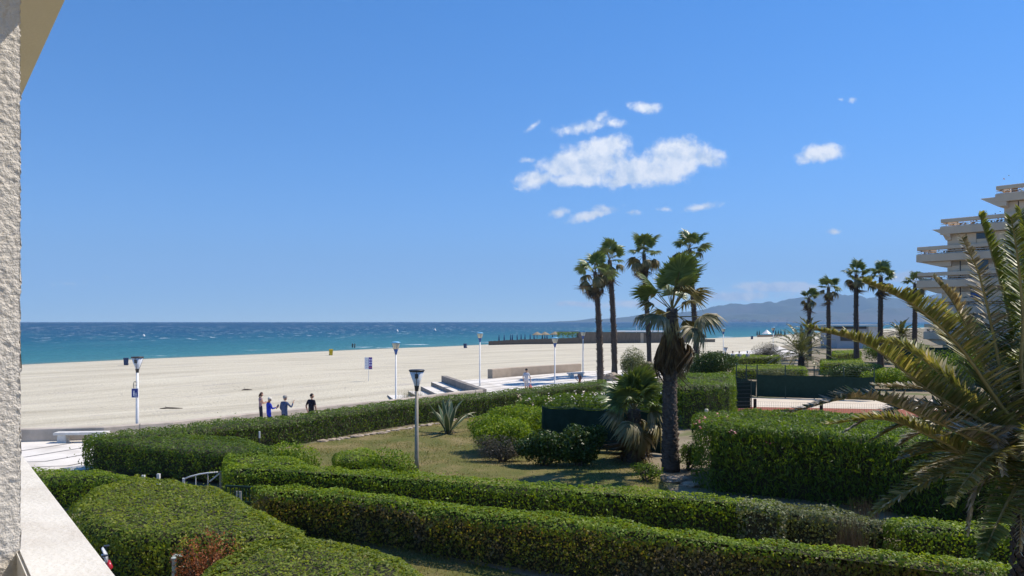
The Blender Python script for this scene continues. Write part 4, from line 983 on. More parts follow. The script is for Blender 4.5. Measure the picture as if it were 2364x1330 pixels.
def big_date():
    d0 = 12.0*.92; c = Vector(PD(2410, 1062, d0)); rng = random.Random(77)
    root = thing('date_palm', 'large date palm with long arching fronds and a diamond-patterned trunk, close below the balcony', 'palm tree', (c.x, c.y, 0))
    zc = c.z
    me, pts, rad = trunk_mesh(.40, .34, zc-.05, (0, 0), 5, 30, 18, 1.1); part('trunk', me, root)
    # diamond scars of old leaf bases, each a part
    sc_me = None
    V = [(-.11,0,0),(0,-.02,-.07),(.11,0,0),(0,-.02,.07),(0,-.075,.02)]
    sc_me = npmesh('leaf_scar', V, np.array([(0,1,4),(1,2,4),(2,3,4),(3,0,4)]), M['stub'])
    k = 0; z = .3
    while z < zc-.15:
        for j in range(9):
            a = 2*math.pi*(j+(k % 2)*.5)/9; r = lerp(.40, .34, z/zc)*.985
            part('leaf_scar', sc_me, root, loc=(math.cos(a)*r, math.sin(a)*r, z), rot=(0, 0, a+math.pi/2))
        k += 1; z += .105
    # old cut petiole bases round the crown
    pb = MB(); pb.tube([(0,0,0),(.2,0,.10),(.42,0,.30)], [.075,.06,.045], 6, squash=.5); pbm = pb.mesh('petiole_base', M['rachis'], True)
    for i in range(26):
        a = i*2.39996; part('petiole_base', pbm, root, loc=(math.cos(a)*.26, math.sin(a)*.26, zc-.55+.55*i/26), rot=(0, 0, a))
    def fr(pxs, dtip, nl, ll, mat, seed, **kw):
        n = len(pxs); W = []
        for i, (px, py) in enumerate(pxs):
            t = (i+1)/n; W.append(Vector(PD(px, py, lerp(d0, dtip, t)))-Vector((c.x, c.y, 0)))
        W = [Vector((0, 0, zc))]+W
        part('frond', frond_mesh(W, int(nl*2.8), ll*1.1, seed, mat, WIND, **{**dict(wid=.019, droop=.13, vlift=.6), **kw}), root)
    Gm, Dm, Bm = M['date_green'], M['date'], M['date_dry']
    fr([(2310,935),(2215,800),(2110,705),(1992,650)], 9.6, 78, .50, Dm, 1)
    fr([(2290,985),(2150,905),(2010,800),(1866,757)], 10.2, 84, .52, Dm, 2)
    fr([(2290,1035),(2150,968),(1990,918),(1824,952)], 10.0, 80, .48, Bm, 3)
    fr([(2290,1075),(2160,1012),(2040,968),(1906,980)], 11.6, 70, .46, Dm, 4)
    fr([(2320,1010),(2240,930),(2140,900),(2020,890)], 12.8, 64, .48, Bm, 5)
    fr([(2330,940),(2295,780),(2262,640),(2221,548)], 10.2, 62, .34, Bm, 6, vlift=.2, ragged=.25)
    fr([(2320,960),(2265,830),(2205,705),(2157,642)], 11.4, 66, .40, Bm, 7, ragged=.15)
    fr([(2345,900),(2335,760),(2300,620),(2262,496)], 11.2, 84, .50, Gm, 8, droop=.2)
    fr([(2360,880),(2362,740),(2350,600),(2334,500)], 10.2, 84, .50, Gm, 9, droop=.2)
    fr([(2385,880),(2392,740),(2378,590),(2356,486)], 12.0, 84, .50, Gm, 10, droop=.2)
    fr([(2330,1040),(2270,985),(2200,965),(2120,985)], 12.6, 56, .45, Bm, 11)
    fr([(2330,1085),(2260,1060),(2170,1040),(2080,1060)], 12.2, 56, .42, Dm, 12)
    fr([(2345,1010),(2318,985),(2302,1010),(2318,1095)], 10.2, 34, .30, leafmat('pale_dry_leaflet', [(.50,.46,.36),(.40,.36,.27)], trans=.2, tcol=(1,.95,.8)), 13, vlift=.1)
    fr([(2420,900),(2480,760),(2560,680),(2680,660)], 11.5, 70, .50, Gm, 14)
    fr([(2450,960),(2560,880),(2680,860),(2820,920)], 10.0, 70, .50, Dm, 15)
    fr([(2450,1040),(2570,1010),(2700,1040),(2800,1140)], 11.5, 70, .48, Dm, 16)
    fr([(2420,960),(2440,800),(2480,640),(2540,560)], 10.2, 70, .50, Gm, 17)
    fr([(2300,1000),(2190,880),(2080,800),(1980,790)], 13.0, 70, .48, Dm, 18)
    fr([(2340,960),(2290,850),(2240,760),(2180,720)], 13.2, 70, .46, Gm, 19)
    fr([(2350,1060),(2300,1010),(2240,990),(2160,1010)], 9.6, 40, .36, Bm, 20, ragged=.2)
    for i in range(12):    # inner and lower fronds that fill the crown
        a = R(rng.uniform(95, 265)); l = rng.uniform(1.5, 2.7); el = rng.uniform(-.1, .95); ca, sa = math.cos(a), math.sin(a)
        pp = [(0,0,zc)]+[(ca*l*t, sa*l*t, zc+l*(el*t-(.35+.55*el)*t*t)) for t in (.3, .6, .85, 1.0)]
        part('frond', frond_mesh(pp, int(60*l), .44, 300+i, rng.choice((Dm, Bm, Dm, Gm)), WIND, wid=.019, droop=.15, vlift=.5), root)
    for i in range(8):     # short dead fronds hanging about the crown
        a = R(150+i*24); l = rng.uniform(.9, 1.5)
        part('dead_frond', frond_mesh([(0,0,zc-.1),(math.cos(a)*.5,math.sin(a)*.5,zc-.05),(math.cos(a)*l*.75,math.sin(a)*l*.75,zc-.5),(math.cos(a)*l*.85,math.sin(a)*l*.85,zc-1.1)], 34, .32, 200+i, Bm, r0=.03), root)
big_date()

# ================================================================== PROMENADE OBJECTS
def sweep_wall(name, label, cat, line, h, th, mat, z0=0.0, side=1, joints=0, cope=None):
    """low wall along a polyline; `line` is its landward top edge"""
    root = thing(name, label, cat, (line[0][0], line[0][1], 0)); o0 = Vector((line[0][0], line[0][1], 0))
    L = [Vector((p[0], p[1], 0)) for p in line]; n = len(L); prof = []
    for i, p in enumerate(L):
        t = (L[min(i+1, n-1)]-L[max(i-1, 0)]).normalized(); nr = Vector((-t.y, t.x, 0))*side
        prof.append((p-o0, nr, t))
    V = []; Q = []; b = .035
    for p, nr, t in prof:
        for (o, z) in ((0, z0-.3), (0, h-b), (b, h), (th-b, h), (th, h-b), (th, z0-1.4)): V.append(p+nr*o+Vector((0, 0, z)))
    for i in range(n-1):
        for k in range(5): a = i*6+k; Q.append((a, a+6, a+7, a+1))
    caps = [tuple(range(6)), tuple((n-1)*6+k for k in range(5, -1, -1))]
    me = bpy.data.meshes.new('wall_body'); me.from_pydata([tuple(v) for v in V], [], Q+caps); me.materials.append(mat); me.update()
    bm = bmesh.new(); bm.from_mesh(me); bmesh.ops.recalc_face_normals(bm, faces=bm.faces); bm.to_mesh(me); bm.free()
    part('wall_body', me, root)
    if joints:
        acc = 0; nxt = joints
        for i in range(n-1):
            seg = (L[i+1]-L[i]).length
            while acc+seg > nxt:
                f = (nxt-acc)/seg; p = prof[i][0].lerp(prof[i+1][0], f); t = prof[i][2]; nr = prof[i][1]
                mb = MB(); mb.box((p.x-nr.x*.0+nr.x*.13, p.y+nr.y*.13, h*.5), (.03, .28, h+.02), rz=math.atan2(t.y, t.x)); mb.obj('expansion_joint', M['band'], root); nxt += joints
            acc += seg
    return root
sweep_wall('sea_wall', 'low brown concrete sea wall between promenade and sand', 'wall', WALL, WALL_H, .38, M['concrete'], joints=7.5)
curve = [P(a, b)[:2] for a, b in [(1137,873.5),(1180,869),(1240,864.5),(1300,860.5),(1342,857.5)]]
sweep_wall('curved_wall', 'rounded tan wall on the paved terrace at the edge of the sand', 'wall', curve, .82, .55, M['tanwall'])
def steps():
    root = thing('beach_steps', 'wide concrete steps with risers coloured dark for shade leading from the promenade down to the beach', 'steps', (0, 0, 0))
    def ln(x0, y): return x0-.293*(y-52.5)
    r = [-2.0, -2.9, -3.95, -5.2, -7.0]
    y1 = [66.5, 65.6, 64.4, 64.0, 64.0]; ys = [52.6, 51.6, 50.6, 49.4, 47.4]
    mb = MB(); mb.prism([(ln(r[0]+.45, 53.2), 53.2), (ln(r[0]+.45, 66.5), 66.5), (ln(r[0], 66.5), 66.5), (ln(r[0], 52.9), 52.9)], -1.3, .54); mb.obj('wing_wall', M['concrete_step'], root)
    zs = [0.0, -.3, -.6, -.88]
    for k in range(4):
        a, b = r[k]-.003, r[k+1]
        mb = MB(); mb.prism([(ln(a, ys[k]+.6), ys[k]+.6), (ln(a, y1[k]), y1[k]), (ln(b, y1[k]), y1[k]), (ln(b, ys[k+1]+.6), ys[k+1]+.6)], -1.5, zs[k]); mb.m[1] = 1; mb.obj('step', [M['concrete_step'], M['paving']], root)  # pale tread on top, sides in the colour darkened for shade
steps()
def bench(name, label, px, py, px2, py2, h=.45, wid=.5):
    a = Vector(P(px, py)); b = Vector(P(px2, py2)); d = (b-a); L = d.length; rz = math.atan2(d.y, d.x)
    root = thing(name, label, 'bench', (a+b)/2, rz); mb = MB()
    bm = bmesh.new(); bmesh.ops.create_cube(bm, size=1); bmesh.ops.scale(bm, vec=(L, wid, .11), verts=bm.verts); bmesh.ops.bevel(bm, geom=list(bm.edges), offset=.02, segments=2, affect='EDGES')
    me = bpy.data.meshes.new('seat'); bm.to_mesh(me); bm.free(); me.materials.append(M['white_paint']); part('seat', me, root, loc=(0, 0, h-.055))
    for s in (-1, 1):
        mb = MB(); mb.box((s*(L/2-.32), 0, (h-.11)/2), (.36, wid*.8, h-.112), taper=.9); mb.obj('leg', M['white_paint'], root)
bench('stone_bench', 'cream stone bench against the low sea wall', 128, 1022, 250, 1020)
bench('stone_bench', 'low pale stone bench beside the red agave on the terrace', 1312, 871, 1346, 869.5, .42, .6)

# ---- lamps
def beach_lamp(label, base, h, tilt=0.0):
    root = thing('promenade_lamp', label, 'street lamp', base, group='promenade lamps with blue caps')
    mb = MB(); mb.tube([(0,0,0),(0,0,.4),(0,0,.42),(0,0,h-.78)], [.075,.07,.056,.045], 12); mb.obj('pole', M['metal_white'], root, True)
    mb = MB(); mb.lathe([(.0,.0),(.05,.0),(.06,.02),(.10,.18),(.145,.32),(.14,.325)], (0,0,h-.80), 18); mb.obj('cone_base', M['lamp_blue'], root, True)
    mb = MB(); mb.lathe([(.13,.0),(.145,.0),(.20,.16),(.235,.30),(.245,.38),(.23,.38)], (0,0,h-.48), 20); mb.obj('lamp_bowl', M['lamp_cream'], root, True)
    mb = MB(); mb.lathe([(.24,.0),(.285,.005),(.29,.03),(.22,.075),(.10,.105),(0,.11)], (0,0,h-.11), 20); mb.obj('cap', M['lamp_cyan'], root, True)
    for k in range(4):
        a = k*math.pi/2+.4; mb = MB(); mb.tube([(math.cos(a)*.148,math.sin(a)*.148,h-.48),(math.cos(a)*.206,math.sin(a)*.206,h-.32),(math.cos(a)*.25,math.sin(a)*.25,h-.10)], .008, 4); mb.obj('rib', M['lamp_blue'], root)
    return root
def lamp_px(label, px, top_y, h):
    d = F*(H-h)/(top_y-HY); beach_lamp(label, ((px-CX)*d/F, d, 0), h)
lamp_px('white lamp post with blue cap behind the promenade hedge near the sea steps', 914, 788, 4.02)
lamp_px('white lamp post with blue cap beside the tip of the dark step wall', 1108, 767, 4.36)
lamp_px('white lamp post with blue cap on the terrace before the curved tan wall', 1281, 778, 4.02)
lamp_px('white lamp post with blue cap at the far end of the curved tan wall', 1346, 764, 4.32)
lamp_px('far white lamp post above the strollers on the sand edge', 1670, 757, 4.45)
lamp_px('far white lamp post behind the squat date palm', 1785, 755, 4.50)
GLASS = surf('lamp_glass', (.62,.63,.64), (.55,.56,.58), 4, .18, spec=.6)
def garden_lamp(label, base, h, pole, s=1.0):
    root = thing('garden_lamp', label, 'street lamp', base, group='flat-topped garden lamps')
    mb = MB(); mb.tube([(0,0,0),(0,0,.5),(0,0,h-.72*s)], [.085*s,.075*s,.055*s], 14); mb.obj('pole', pole, root, True)
    mb = MB(); mb.lathe([(0,0),(.06*s,0),(.062*s,.02*s),(.085*s,.16*s),(.088*s,.18*s)], (0,0,h-.74*s), 16); mb.obj('collar', M['metal_dark'], root, True)
    mb = MB(); mb.lathe([(.08*s,0),(.255*s,.50*s),(.25*s,.50*s)], (0,0,h-.562*s), 20); mb.obj('glass_cone', GLASS, root, True)
    mb = MB(); mb.lathe([(.18*s,-.13*s),(.262*s,.0),(.275*s,.01*s),(.28*s,.035*s),(.25*s,.055*s),(0,.06*s)], (0,0,h-.06*s), 20); mb.obj('cap', M['metal_dark'], root, True)
    mb = MB(); mb.box((.02*s,-.20*s,h-.22*s), (.11*s,.06*s,.16*s)); mb.obj('ballast_box', M['metal_dark'], root)
    for k in range(3):
        a = k*2.094+.6; mb = MB(); mb.tube([(math.cos(a)*.088*s,math.sin(a)*.088*s,h-.56*s),(math.cos(a)*.262*s,math.sin(a)*.262*s,h-.06*s)], .009*s, 4); mb.obj('rib', M['metal_dark'], root)
    return root
b = P(962,1090); garden_lamp('brown-poled garden lamp with dark flat cap standing in the middle of the lawn edge', b, H-(853-HY)*b[1]/F, M['metal_tan'])
b = P(317,1005); hl = H-(823-HY)*b[1]/F
gl = garden_lamp('white-poled lamp with dark flat cap carrying a blue sign by the sea wall', b, hl, M['metal_white'], 1.0)
d_ = 100; garden_lamp('small far garden lamp peeping over the round dark shrub', ((1675-CX)*d_/F, d_, 0), H-(802-HY)*d_/F, M['metal_dark'], 1.1)
# blue sign on the lamp
def sign():
    z = H-(907-HY)*b[1]/F; root = thing('pictogram_sign', 'small blue sign with white figures hung on the white-poled lamp', 'sign', (b[0]-.06, b[1]-.10, z))
    mb = MB(); mb.box((0,0,0), (.30,.02,.42)); mb.obj('panel', surf('sign_blue', (.03,.05,.24), (.025,.045,.21), 5, .4), root)
    w = plain('sign_white', (.78,.78,.80))
    mb = MB(); mb.box((0,-.0125,.205), (.30,.004,.012)); mb.box((0,-.0125,-.205), (.30,.004,.012)); mb.box((-.144,-.0125,0), (.012,.004,.398)); mb.box((.144,-.0125,0), (.012,.004,.398)); mb.obj('border', w, root)
    for nm, cx, s in (('adult_figure', -.04, 1.0), ('child_figure', .055, .62)):
        mb = MB(); zb = -.13; mb.box((cx,-.0135,zb+.045*s), (.05*s,.006,.09*s)); mb.box((cx,-.0135,zb+.135*s), (.07*s,.006,.09*s), taper=.7)
        mb.lathe([(0,-.003),(.028*s,-.003),(.028*s,.003),(0,.003)], (0,0,0), 10)
        k = len(mb.v)
        for i in range(k-40, k): x, y, zz = mb.v[i]; mb.v[i] = (cx+x, -.0135+zz, zb+.215*s+y)
        mb.obj(nm, w, root)
    mb = MB(); mb.box((cx-.02,-.0135,-.165), (.16,.006,.014)); mb.obj('baseline', w, root)
    mb = MB()
    pts = [(-.05,0,.21),(-.07,0,.40),(-.03,0,.52),(.03,0,.54),(.05,0,.46)]; mb.tube(pts, .018, 6); mb.tube([(-.07,0,.36),(.10,0,.36)], .014, 6); mb.obj('bracket', M['metal_tan'], root)
sign()
# ---- beach furniture
def wheelie_bin(label, pos, col, rz, s=1.0):
    root = thing('beach_bin', label, 'bin', pos, rz, 'bins on the beach', s); m = surf('bin_'+label[:6].strip(), col, tuple(k*.8 for k in col), 4, .5)
    mb = MB(); mb.box((0,0,.50), (.62,.68,-.92), taper=.82); mb.obj('body', m, root); 
    mb = MB(); mb.box((0,.0,1.0), (.70,.76,.07), taper=.93); mb.obj('lid', m, root)
    for sx in (-.25, .25): mb = MB(); mb.tube([(sx-.04,.38,.14),(sx+.04,.38,.14)], .13, 10); mb.obj('wheel', M['metal_dark'], root)
    mb = MB(); mb.tube([(-.28,.42,.96),(.28,.42,.96)], .022, 6); mb.obj('handle', M['metal_dark'], root)
BL = (.035,.06,.13)
wheelie_bin('dark blue bin on the sand close to the white-poled lamp', on_sand(291,843.5), BL, .4)
wheelie_bin('yellow bin on the sand near the waterline', on_sand(764,820.5), (.58,.42,.02), .3, 1.05)
wheelie_bin('dark blue bin by the breaking waves', on_sand(1074,804), BL, -.3)
wheelie_bin('dark bin on the far sand beside a lamp post', on_sand(1736,783.5), BL, 0)
def beach_sign():
    q = on_sand(851, 880); root = thing('beach_sign', 'white and violet information sign on a thin post in the sand', 'sign', q)
    hh = 55*q[1]/F; root.scale = (.78, 1, 1)
    mb = MB(); mb.tube([(0,0,-.3),(0,0,hh-.02)], .035, 8); mb.obj('post', M['metal_white'], root)
    w = .95; ph = 1.15; z = hh-ph/2
    mb = MB(); mb.box((-.23,-.05,z), (.50,.03,ph)); mb.obj('text_panel', plain('sign_board', (.80,.80,.82)), root)
    mb = MB(); mb.box((.24,-.05,z), (.42,.032,ph)); mb.obj('pictogram_panel', surf('sign_violet', (.10,.06,.30), (.085,.05,.26), 5, .5), root)
    ink = plain('sign_ink', (.16,.14,.38)); wt = plain('sign_pale', (.70,.66,.85)); rd = plain('sign_red', (.45,.12,.12))
    for k in range(6):
        mb = MB(); mb.box((-.27+.03*(k % 2),-.068,z+.42-k*.16), (.28-.06*(k % 2),.004,.025)); mb.obj('text_line', ink, root)
        mb = MB(); mb.box((-.02,-.068,z+.40-k*.16), (.05,.004,.05)); mb.obj('symbol', rd if k > 3 else ink, root)
    for r in range(4):
        for c in range(2):
            mb = MB(); mb.lathe([(0,0),(.08,0),(.08,.004),(0,.004)], (0,0,0), 12)
            mb.v = [(.14+c*.2+x, -.07+zz, z+.34-r*.25+y) for x, y, zz in mb.v]; mb.obj('pictogram', wt if r < 3 else rd, root)
beach_sign()
def driftwood(label, px, py, l, rz, s):
    q = on_sand(px, py); rng = random.Random(s); mb = MB(); pts = [(-l/2,0,.02),(-l*.2,.05,.07),(l*.15,-.04,.06),(l/2,.05,.03)]
    mb.tube(pts, [.03,.06,.055,.02], 6); mb.tube([(-l*.2,.05,.07),(-l*.32,.3,.16)], [.03,.01], 5); o = mb.obj('driftwood', M['bark'], None, loc=q, rot=(0,0,rz)); tag(o, label, 'driftwood')
driftwood('bleached driftwood pole lying on the sand above the sea wall', 395, 944, 1.6, .1, 1)
driftwood('small piece of driftwood on the open sand', 570, 901, .9, .2, 2)
def buoy(label, px, py):
    d = F*(H-SEA_Z)/(py-HY); mb = MB(); s = d/300
    mb.lathe([(0,-.3*s),(.45*s,-.2*s),(.5*s,.2*s),(.3*s,.55*s),(.12*s,.9*s),(0,.95*s)], (0,0,0), 10); o = mb.obj('buoy', M['metal_white'], None, True, loc=((px-CX)*d/F, d, SEA_Z)); tag(o, label, 'buoy', 'white buoys on the sea')
buoy('white buoy floating beyond the dark blue bin on the sand', 332, 777); buoy('white buoy floating off the lamp post by the sea steps', 917, 766); buoy('white buoy beyond the breaking wave', 1004, 764)

# ---- beach bar far off
def beach_bar():
    q = on_sand(1338, 793.5); d = q[1]; k = d/F; zb = q[2]
    X = lambda px: (px-CX)*k
    root = thing('beach_bar', 'long low grey wooden beach bar with a pale flat roof on the sand', 'building', (X(1460), d, zb))
    o = X(1460)
    x = X(1336); rng = random.Random(3); x1 = X(1592); W = (x1-x)/84
    i = 0; hb = 27*k
    while x < x1-.01:
        w = W; hz = hb*(1.0 if x < X(1440) else .93)
        if not (X(1478) < x+w/2 < X(1486)):
            mb = MB(); mb.box((x+w/2-o, rng.uniform(-.03,.03), hz/2), (w*.94, .08, hz+rng.uniform(-.06,.06))); mb.obj('plank', [M['wood_grey']], root)
        x += w
    mb = MB(); mb.box((X(1482)-o, -.06, hb*.45), (7*k, .1, hb*.92)); mb.obj('door_frame', M['tanwall'], root)
    mb = MB(); mb.box((X(1500)-o, 3.4, hb+.12), (X(1592)-X(1424), 7.4, .28)); mb.obj('roof', M['metal_white'], root)
    mb = MB(); mb.box((X(1464)-o, 6.9, hb*.48), (x1-X(1336), .1, hb*.92)); mb.obj('back_wall', M['wood_grey'], root)
    for s in (X(1336)-o+.1, x1-o-.1): mb = MB(); mb.box((s, 3.45, hb*.46), (.1, 6.6, hb*.88)); mb.obj('side_wall', M['wood_grey'], root)
    # windbreak fence of upright slats
    rf = thing('slat_windbreak', 'long low windbreak fence of weathered slats joining the beach bar', 'fence', (X(1230), d, zb)); o2 = X(1230)
    a, bq = on_sand(1128, 797), (X(1335), d-.3); n = 110
    mbs = MB(); mbs.box((0,0,.0), (.001,.001,.001)); slat = None
    for i in range(n):
        t = (i+.5)/n; xx = lerp(a[0], bq[0], t); yy = lerp(a[1], bq[1], t); zz = float(sand_z(xx, yy)[0]); hh = lerp(8.5, 13, t)*k
        if slat is None: mb = MB(); mb.box((0,0,.5), (.30,.05,1.2)); slat = mb.mesh('slat', M['wood_grey'])
        part('slat', slat, rf, loc=(xx-o2, yy-d, zz-zb), sc=(1,1,hh*(.94+.12*rng.random())))
    for j in range(2):
        mb = MB(); mb.tube([(a[0]-o2, a[1]-d-.05, a[2]-zb+.4+.4*j), (bq[0]-o2, bq[1]-d-.05, .5+.55*j)], .05, 5); mb.obj('rail', M['wood_grey'], rf)
    # closed parasols standing behind the windbreak
    cl = surf('parasol_cloth_blue', (.03,.06,.16), (.025,.05,.13), 3, .8)
    for i, px in enumerate((1152,1164,1179,1183,1194,1203,1212,1224,1233,1252,1258,1263,1276)):
        dd = d+8+(i % 3)*2.5; xx = (px-CX)*dd/F; zz = float(sand_z(xx, dd)[0])
        r = thing('closed_parasol', 'closed dark blue beach parasol standing behind the slat windbreak', 'parasol', (xx, dd, zz), group='closed blue parasols on the beach')
        mb = MB(); mb.tube([(0,0,0),(0,0,2.9)], .04, 6); mb.obj('pole', M['metal_white'], r)
        mb = MB(); mb.lathe([(.02,1.0),(.20,1.05),(.17,1.7),(.09,2.5),(.02,2.95)], (0,0,0), 8); mb.obj('folded_canopy', cl, r, True)
    for i, (px, lab) in enumerate(((1240,'first thatched parasol beside the closed blue ones'),(1258,'second thatched parasol behind the windbreak'),(1281,'thatched parasol nearest the beach bar'))):
        dd = d+6+i; xx = (px-CX)*dd/F; zz = float(sand_z(xx, dd)[0])
        r = thing('thatched_parasol', lab, 'parasol', (xx, dd, zz), group='thatched parasols by the beach bar')
        mb = MB(); mb.tube([(0,0,0),(0,0,3.1)], .07, 6); mb.obj('pole', M['wood_grey'], r)
        mb = MB(); mb.lathe([(1.35,2.45),(1.45,2.55),(.7,3.0),(.1,3.35),(0,3.37)], (0,0,0), 12); mb.obj('canopy', M['thatch'], r)
    # pergola with netting and reeds between windbreak and bar
    r = thing('pergola', 'light pergola with greenery beside the beach bar', 'pergola', (X(1312), d+3, zb))
    for i in range(5):
        mb = MB(); mb.tube([(lerp(-2.6, 2.8, i/4),0,0),(lerp(-2.6, 2.8, i/4),0,3.1)], .07, 6); mb.obj('post', M['wood_grey'], r)
    for y in (-.4, .5): mb = MB(); mb.box((.1,y,3.15), (6.2,.14,.14)); mb.obj('beam', M['thatch'], r)
    rg = np.random.default_rng(8); pp = np.column_stack([rg.uniform(-2.9,3,900), rg.normal(0,.4,900), 3.0-rg.exponential(.5,900)]); nn = np.tile([0,0,1.0],(900,1))
    V, Q = leaves(pp, nn, .3, .14, 1.0, rg); stuff(part('climbing_plant', npmesh('climbing_plant', V, Q, M['hedge']), r))
    mb = MB(); mb.tube([(0,0,0),(0,0,6.5)], [.07,.04], 6); o = mb.obj('flag_pole', M['metal_white'], None, loc=(X(1472), d+2, zb)); tag(o, 'thin white pole rising over the beach bar roof', 'pole')
    q2 = on_sand(1632, 790); mb = MB(); mb.box((0,0,.35), (4.2,1.2,.8)); mb.box((0,0,.79), (4.4,1.3,.08)); o = mb.obj('low_platform', M['wood_grey'], None, loc=q2); tag(o, 'low wooden platform on the sand beside the beach bar', 'platform')
beach_bar()
def far_beach():
    # small sun shelters and parasols at the far waterline
    cl = surf('far_parasol_cloth', (.04,.07,.09), (.03,.06,.07), 3, .8)
    for i, px in enumerate((1748,1753,1791,1797,1803,1812)):
        q = on_sand(px, 777.5); r = thing('closed_parasol', 'tiny dark closed parasol at the far waterline', 'parasol', q, group='far parasols at the waterline')
        mb = MB(); mb.tube([(0,0,0),(0,0,2.6)], .05, 5); mb.obj('pole', M['metal_white'], r); mb = MB(); mb.lathe([(.02,.6),(.36,.7),(.25,1.8),(.03,2.8)], (0,0,0), 7); mb.obj('folded_canopy', cl, r)
    q = on_sand(1770, 777); r = thing('sun_shelter', 'white pointed sun shelter at the far waterline', 'tent', q)
    mb = MB(); mb.lathe([(2.2,1.2),(1.2,2.0),(.1,3.0),(0,3.0)], (0,0,0), 8); mb.obj('canopy', M['metal_white'], r)
    for k in range(4): a = k*math.pi/2+.4; mb = MB(); mb.tube([(2*math.cos(a),2*math.sin(a),0),(2*math.cos(a),2*math.sin(a),1.35)], .05, 5); mb.obj('pole', M['metal_white'], r)
    a, b2 = on_sand(1748, 778.5), on_sand(1806, 777); mb = MB(); L = math.dist(a, b2)
    rf = thing('slat_windbreak', 'short brown windbreak at the far waterline', 'fence', a, math.atan2(b2[1]-a[1], b2[0]-a[0]))
    for i in range(24): mb = MB(); mb.box((L*(i+.5)/24,0,.4), (L/26,.05,.95)); mb.obj('slat', M['wood_grey'], rf)
far_beach()
def pavilion():
    d = 150; X = lambda px: (px-CX)*d/F; Zp = lambda py: H-(py-HY)*d/F
    root = thing('white_pavilion', 'low white flat-roofed pavilion behind the palm row', 'building', (X(1975), d, 0)); o = X(1975)
    rz = Zp(749)
    mb = MB(); mb.box((X(1968)-o, 4, rz/2-.2), (X(2004)-X(1932), 8, rz-.42)); mb.obj('side_wall', surf('pavilion_grey', (.42,.42,.42), (.38,.38,.38), .5, .8), root)
    mb = MB(); mb.box((X(2020)-o, 3.95, rz/2-.2), (X(2036)-X(2004)-.01, 8.4, rz-.44)); mb.obj('end_wall', M['white_paint'], root)
    mb = MB(); mb.box((X(1979)-o, 3.8, rz-.12), (X(2038)-X(1921), 9.6, .20)); mb.obj('roof', M['white_paint'], root)
    mb = MB(); mb.box((X(1962)-o, -.02, rz-.62), (X(2002)-X(1926), .08, .5)); mb.obj('fascia', M['metal_dark'], root)
    mb = MB(); mb.box((X(1954)-o, -.06, rz*.5), (X(1968)-X(1940), .06, 1.7)); mb.obj('window', M['darkglass'], root)
pavilion()

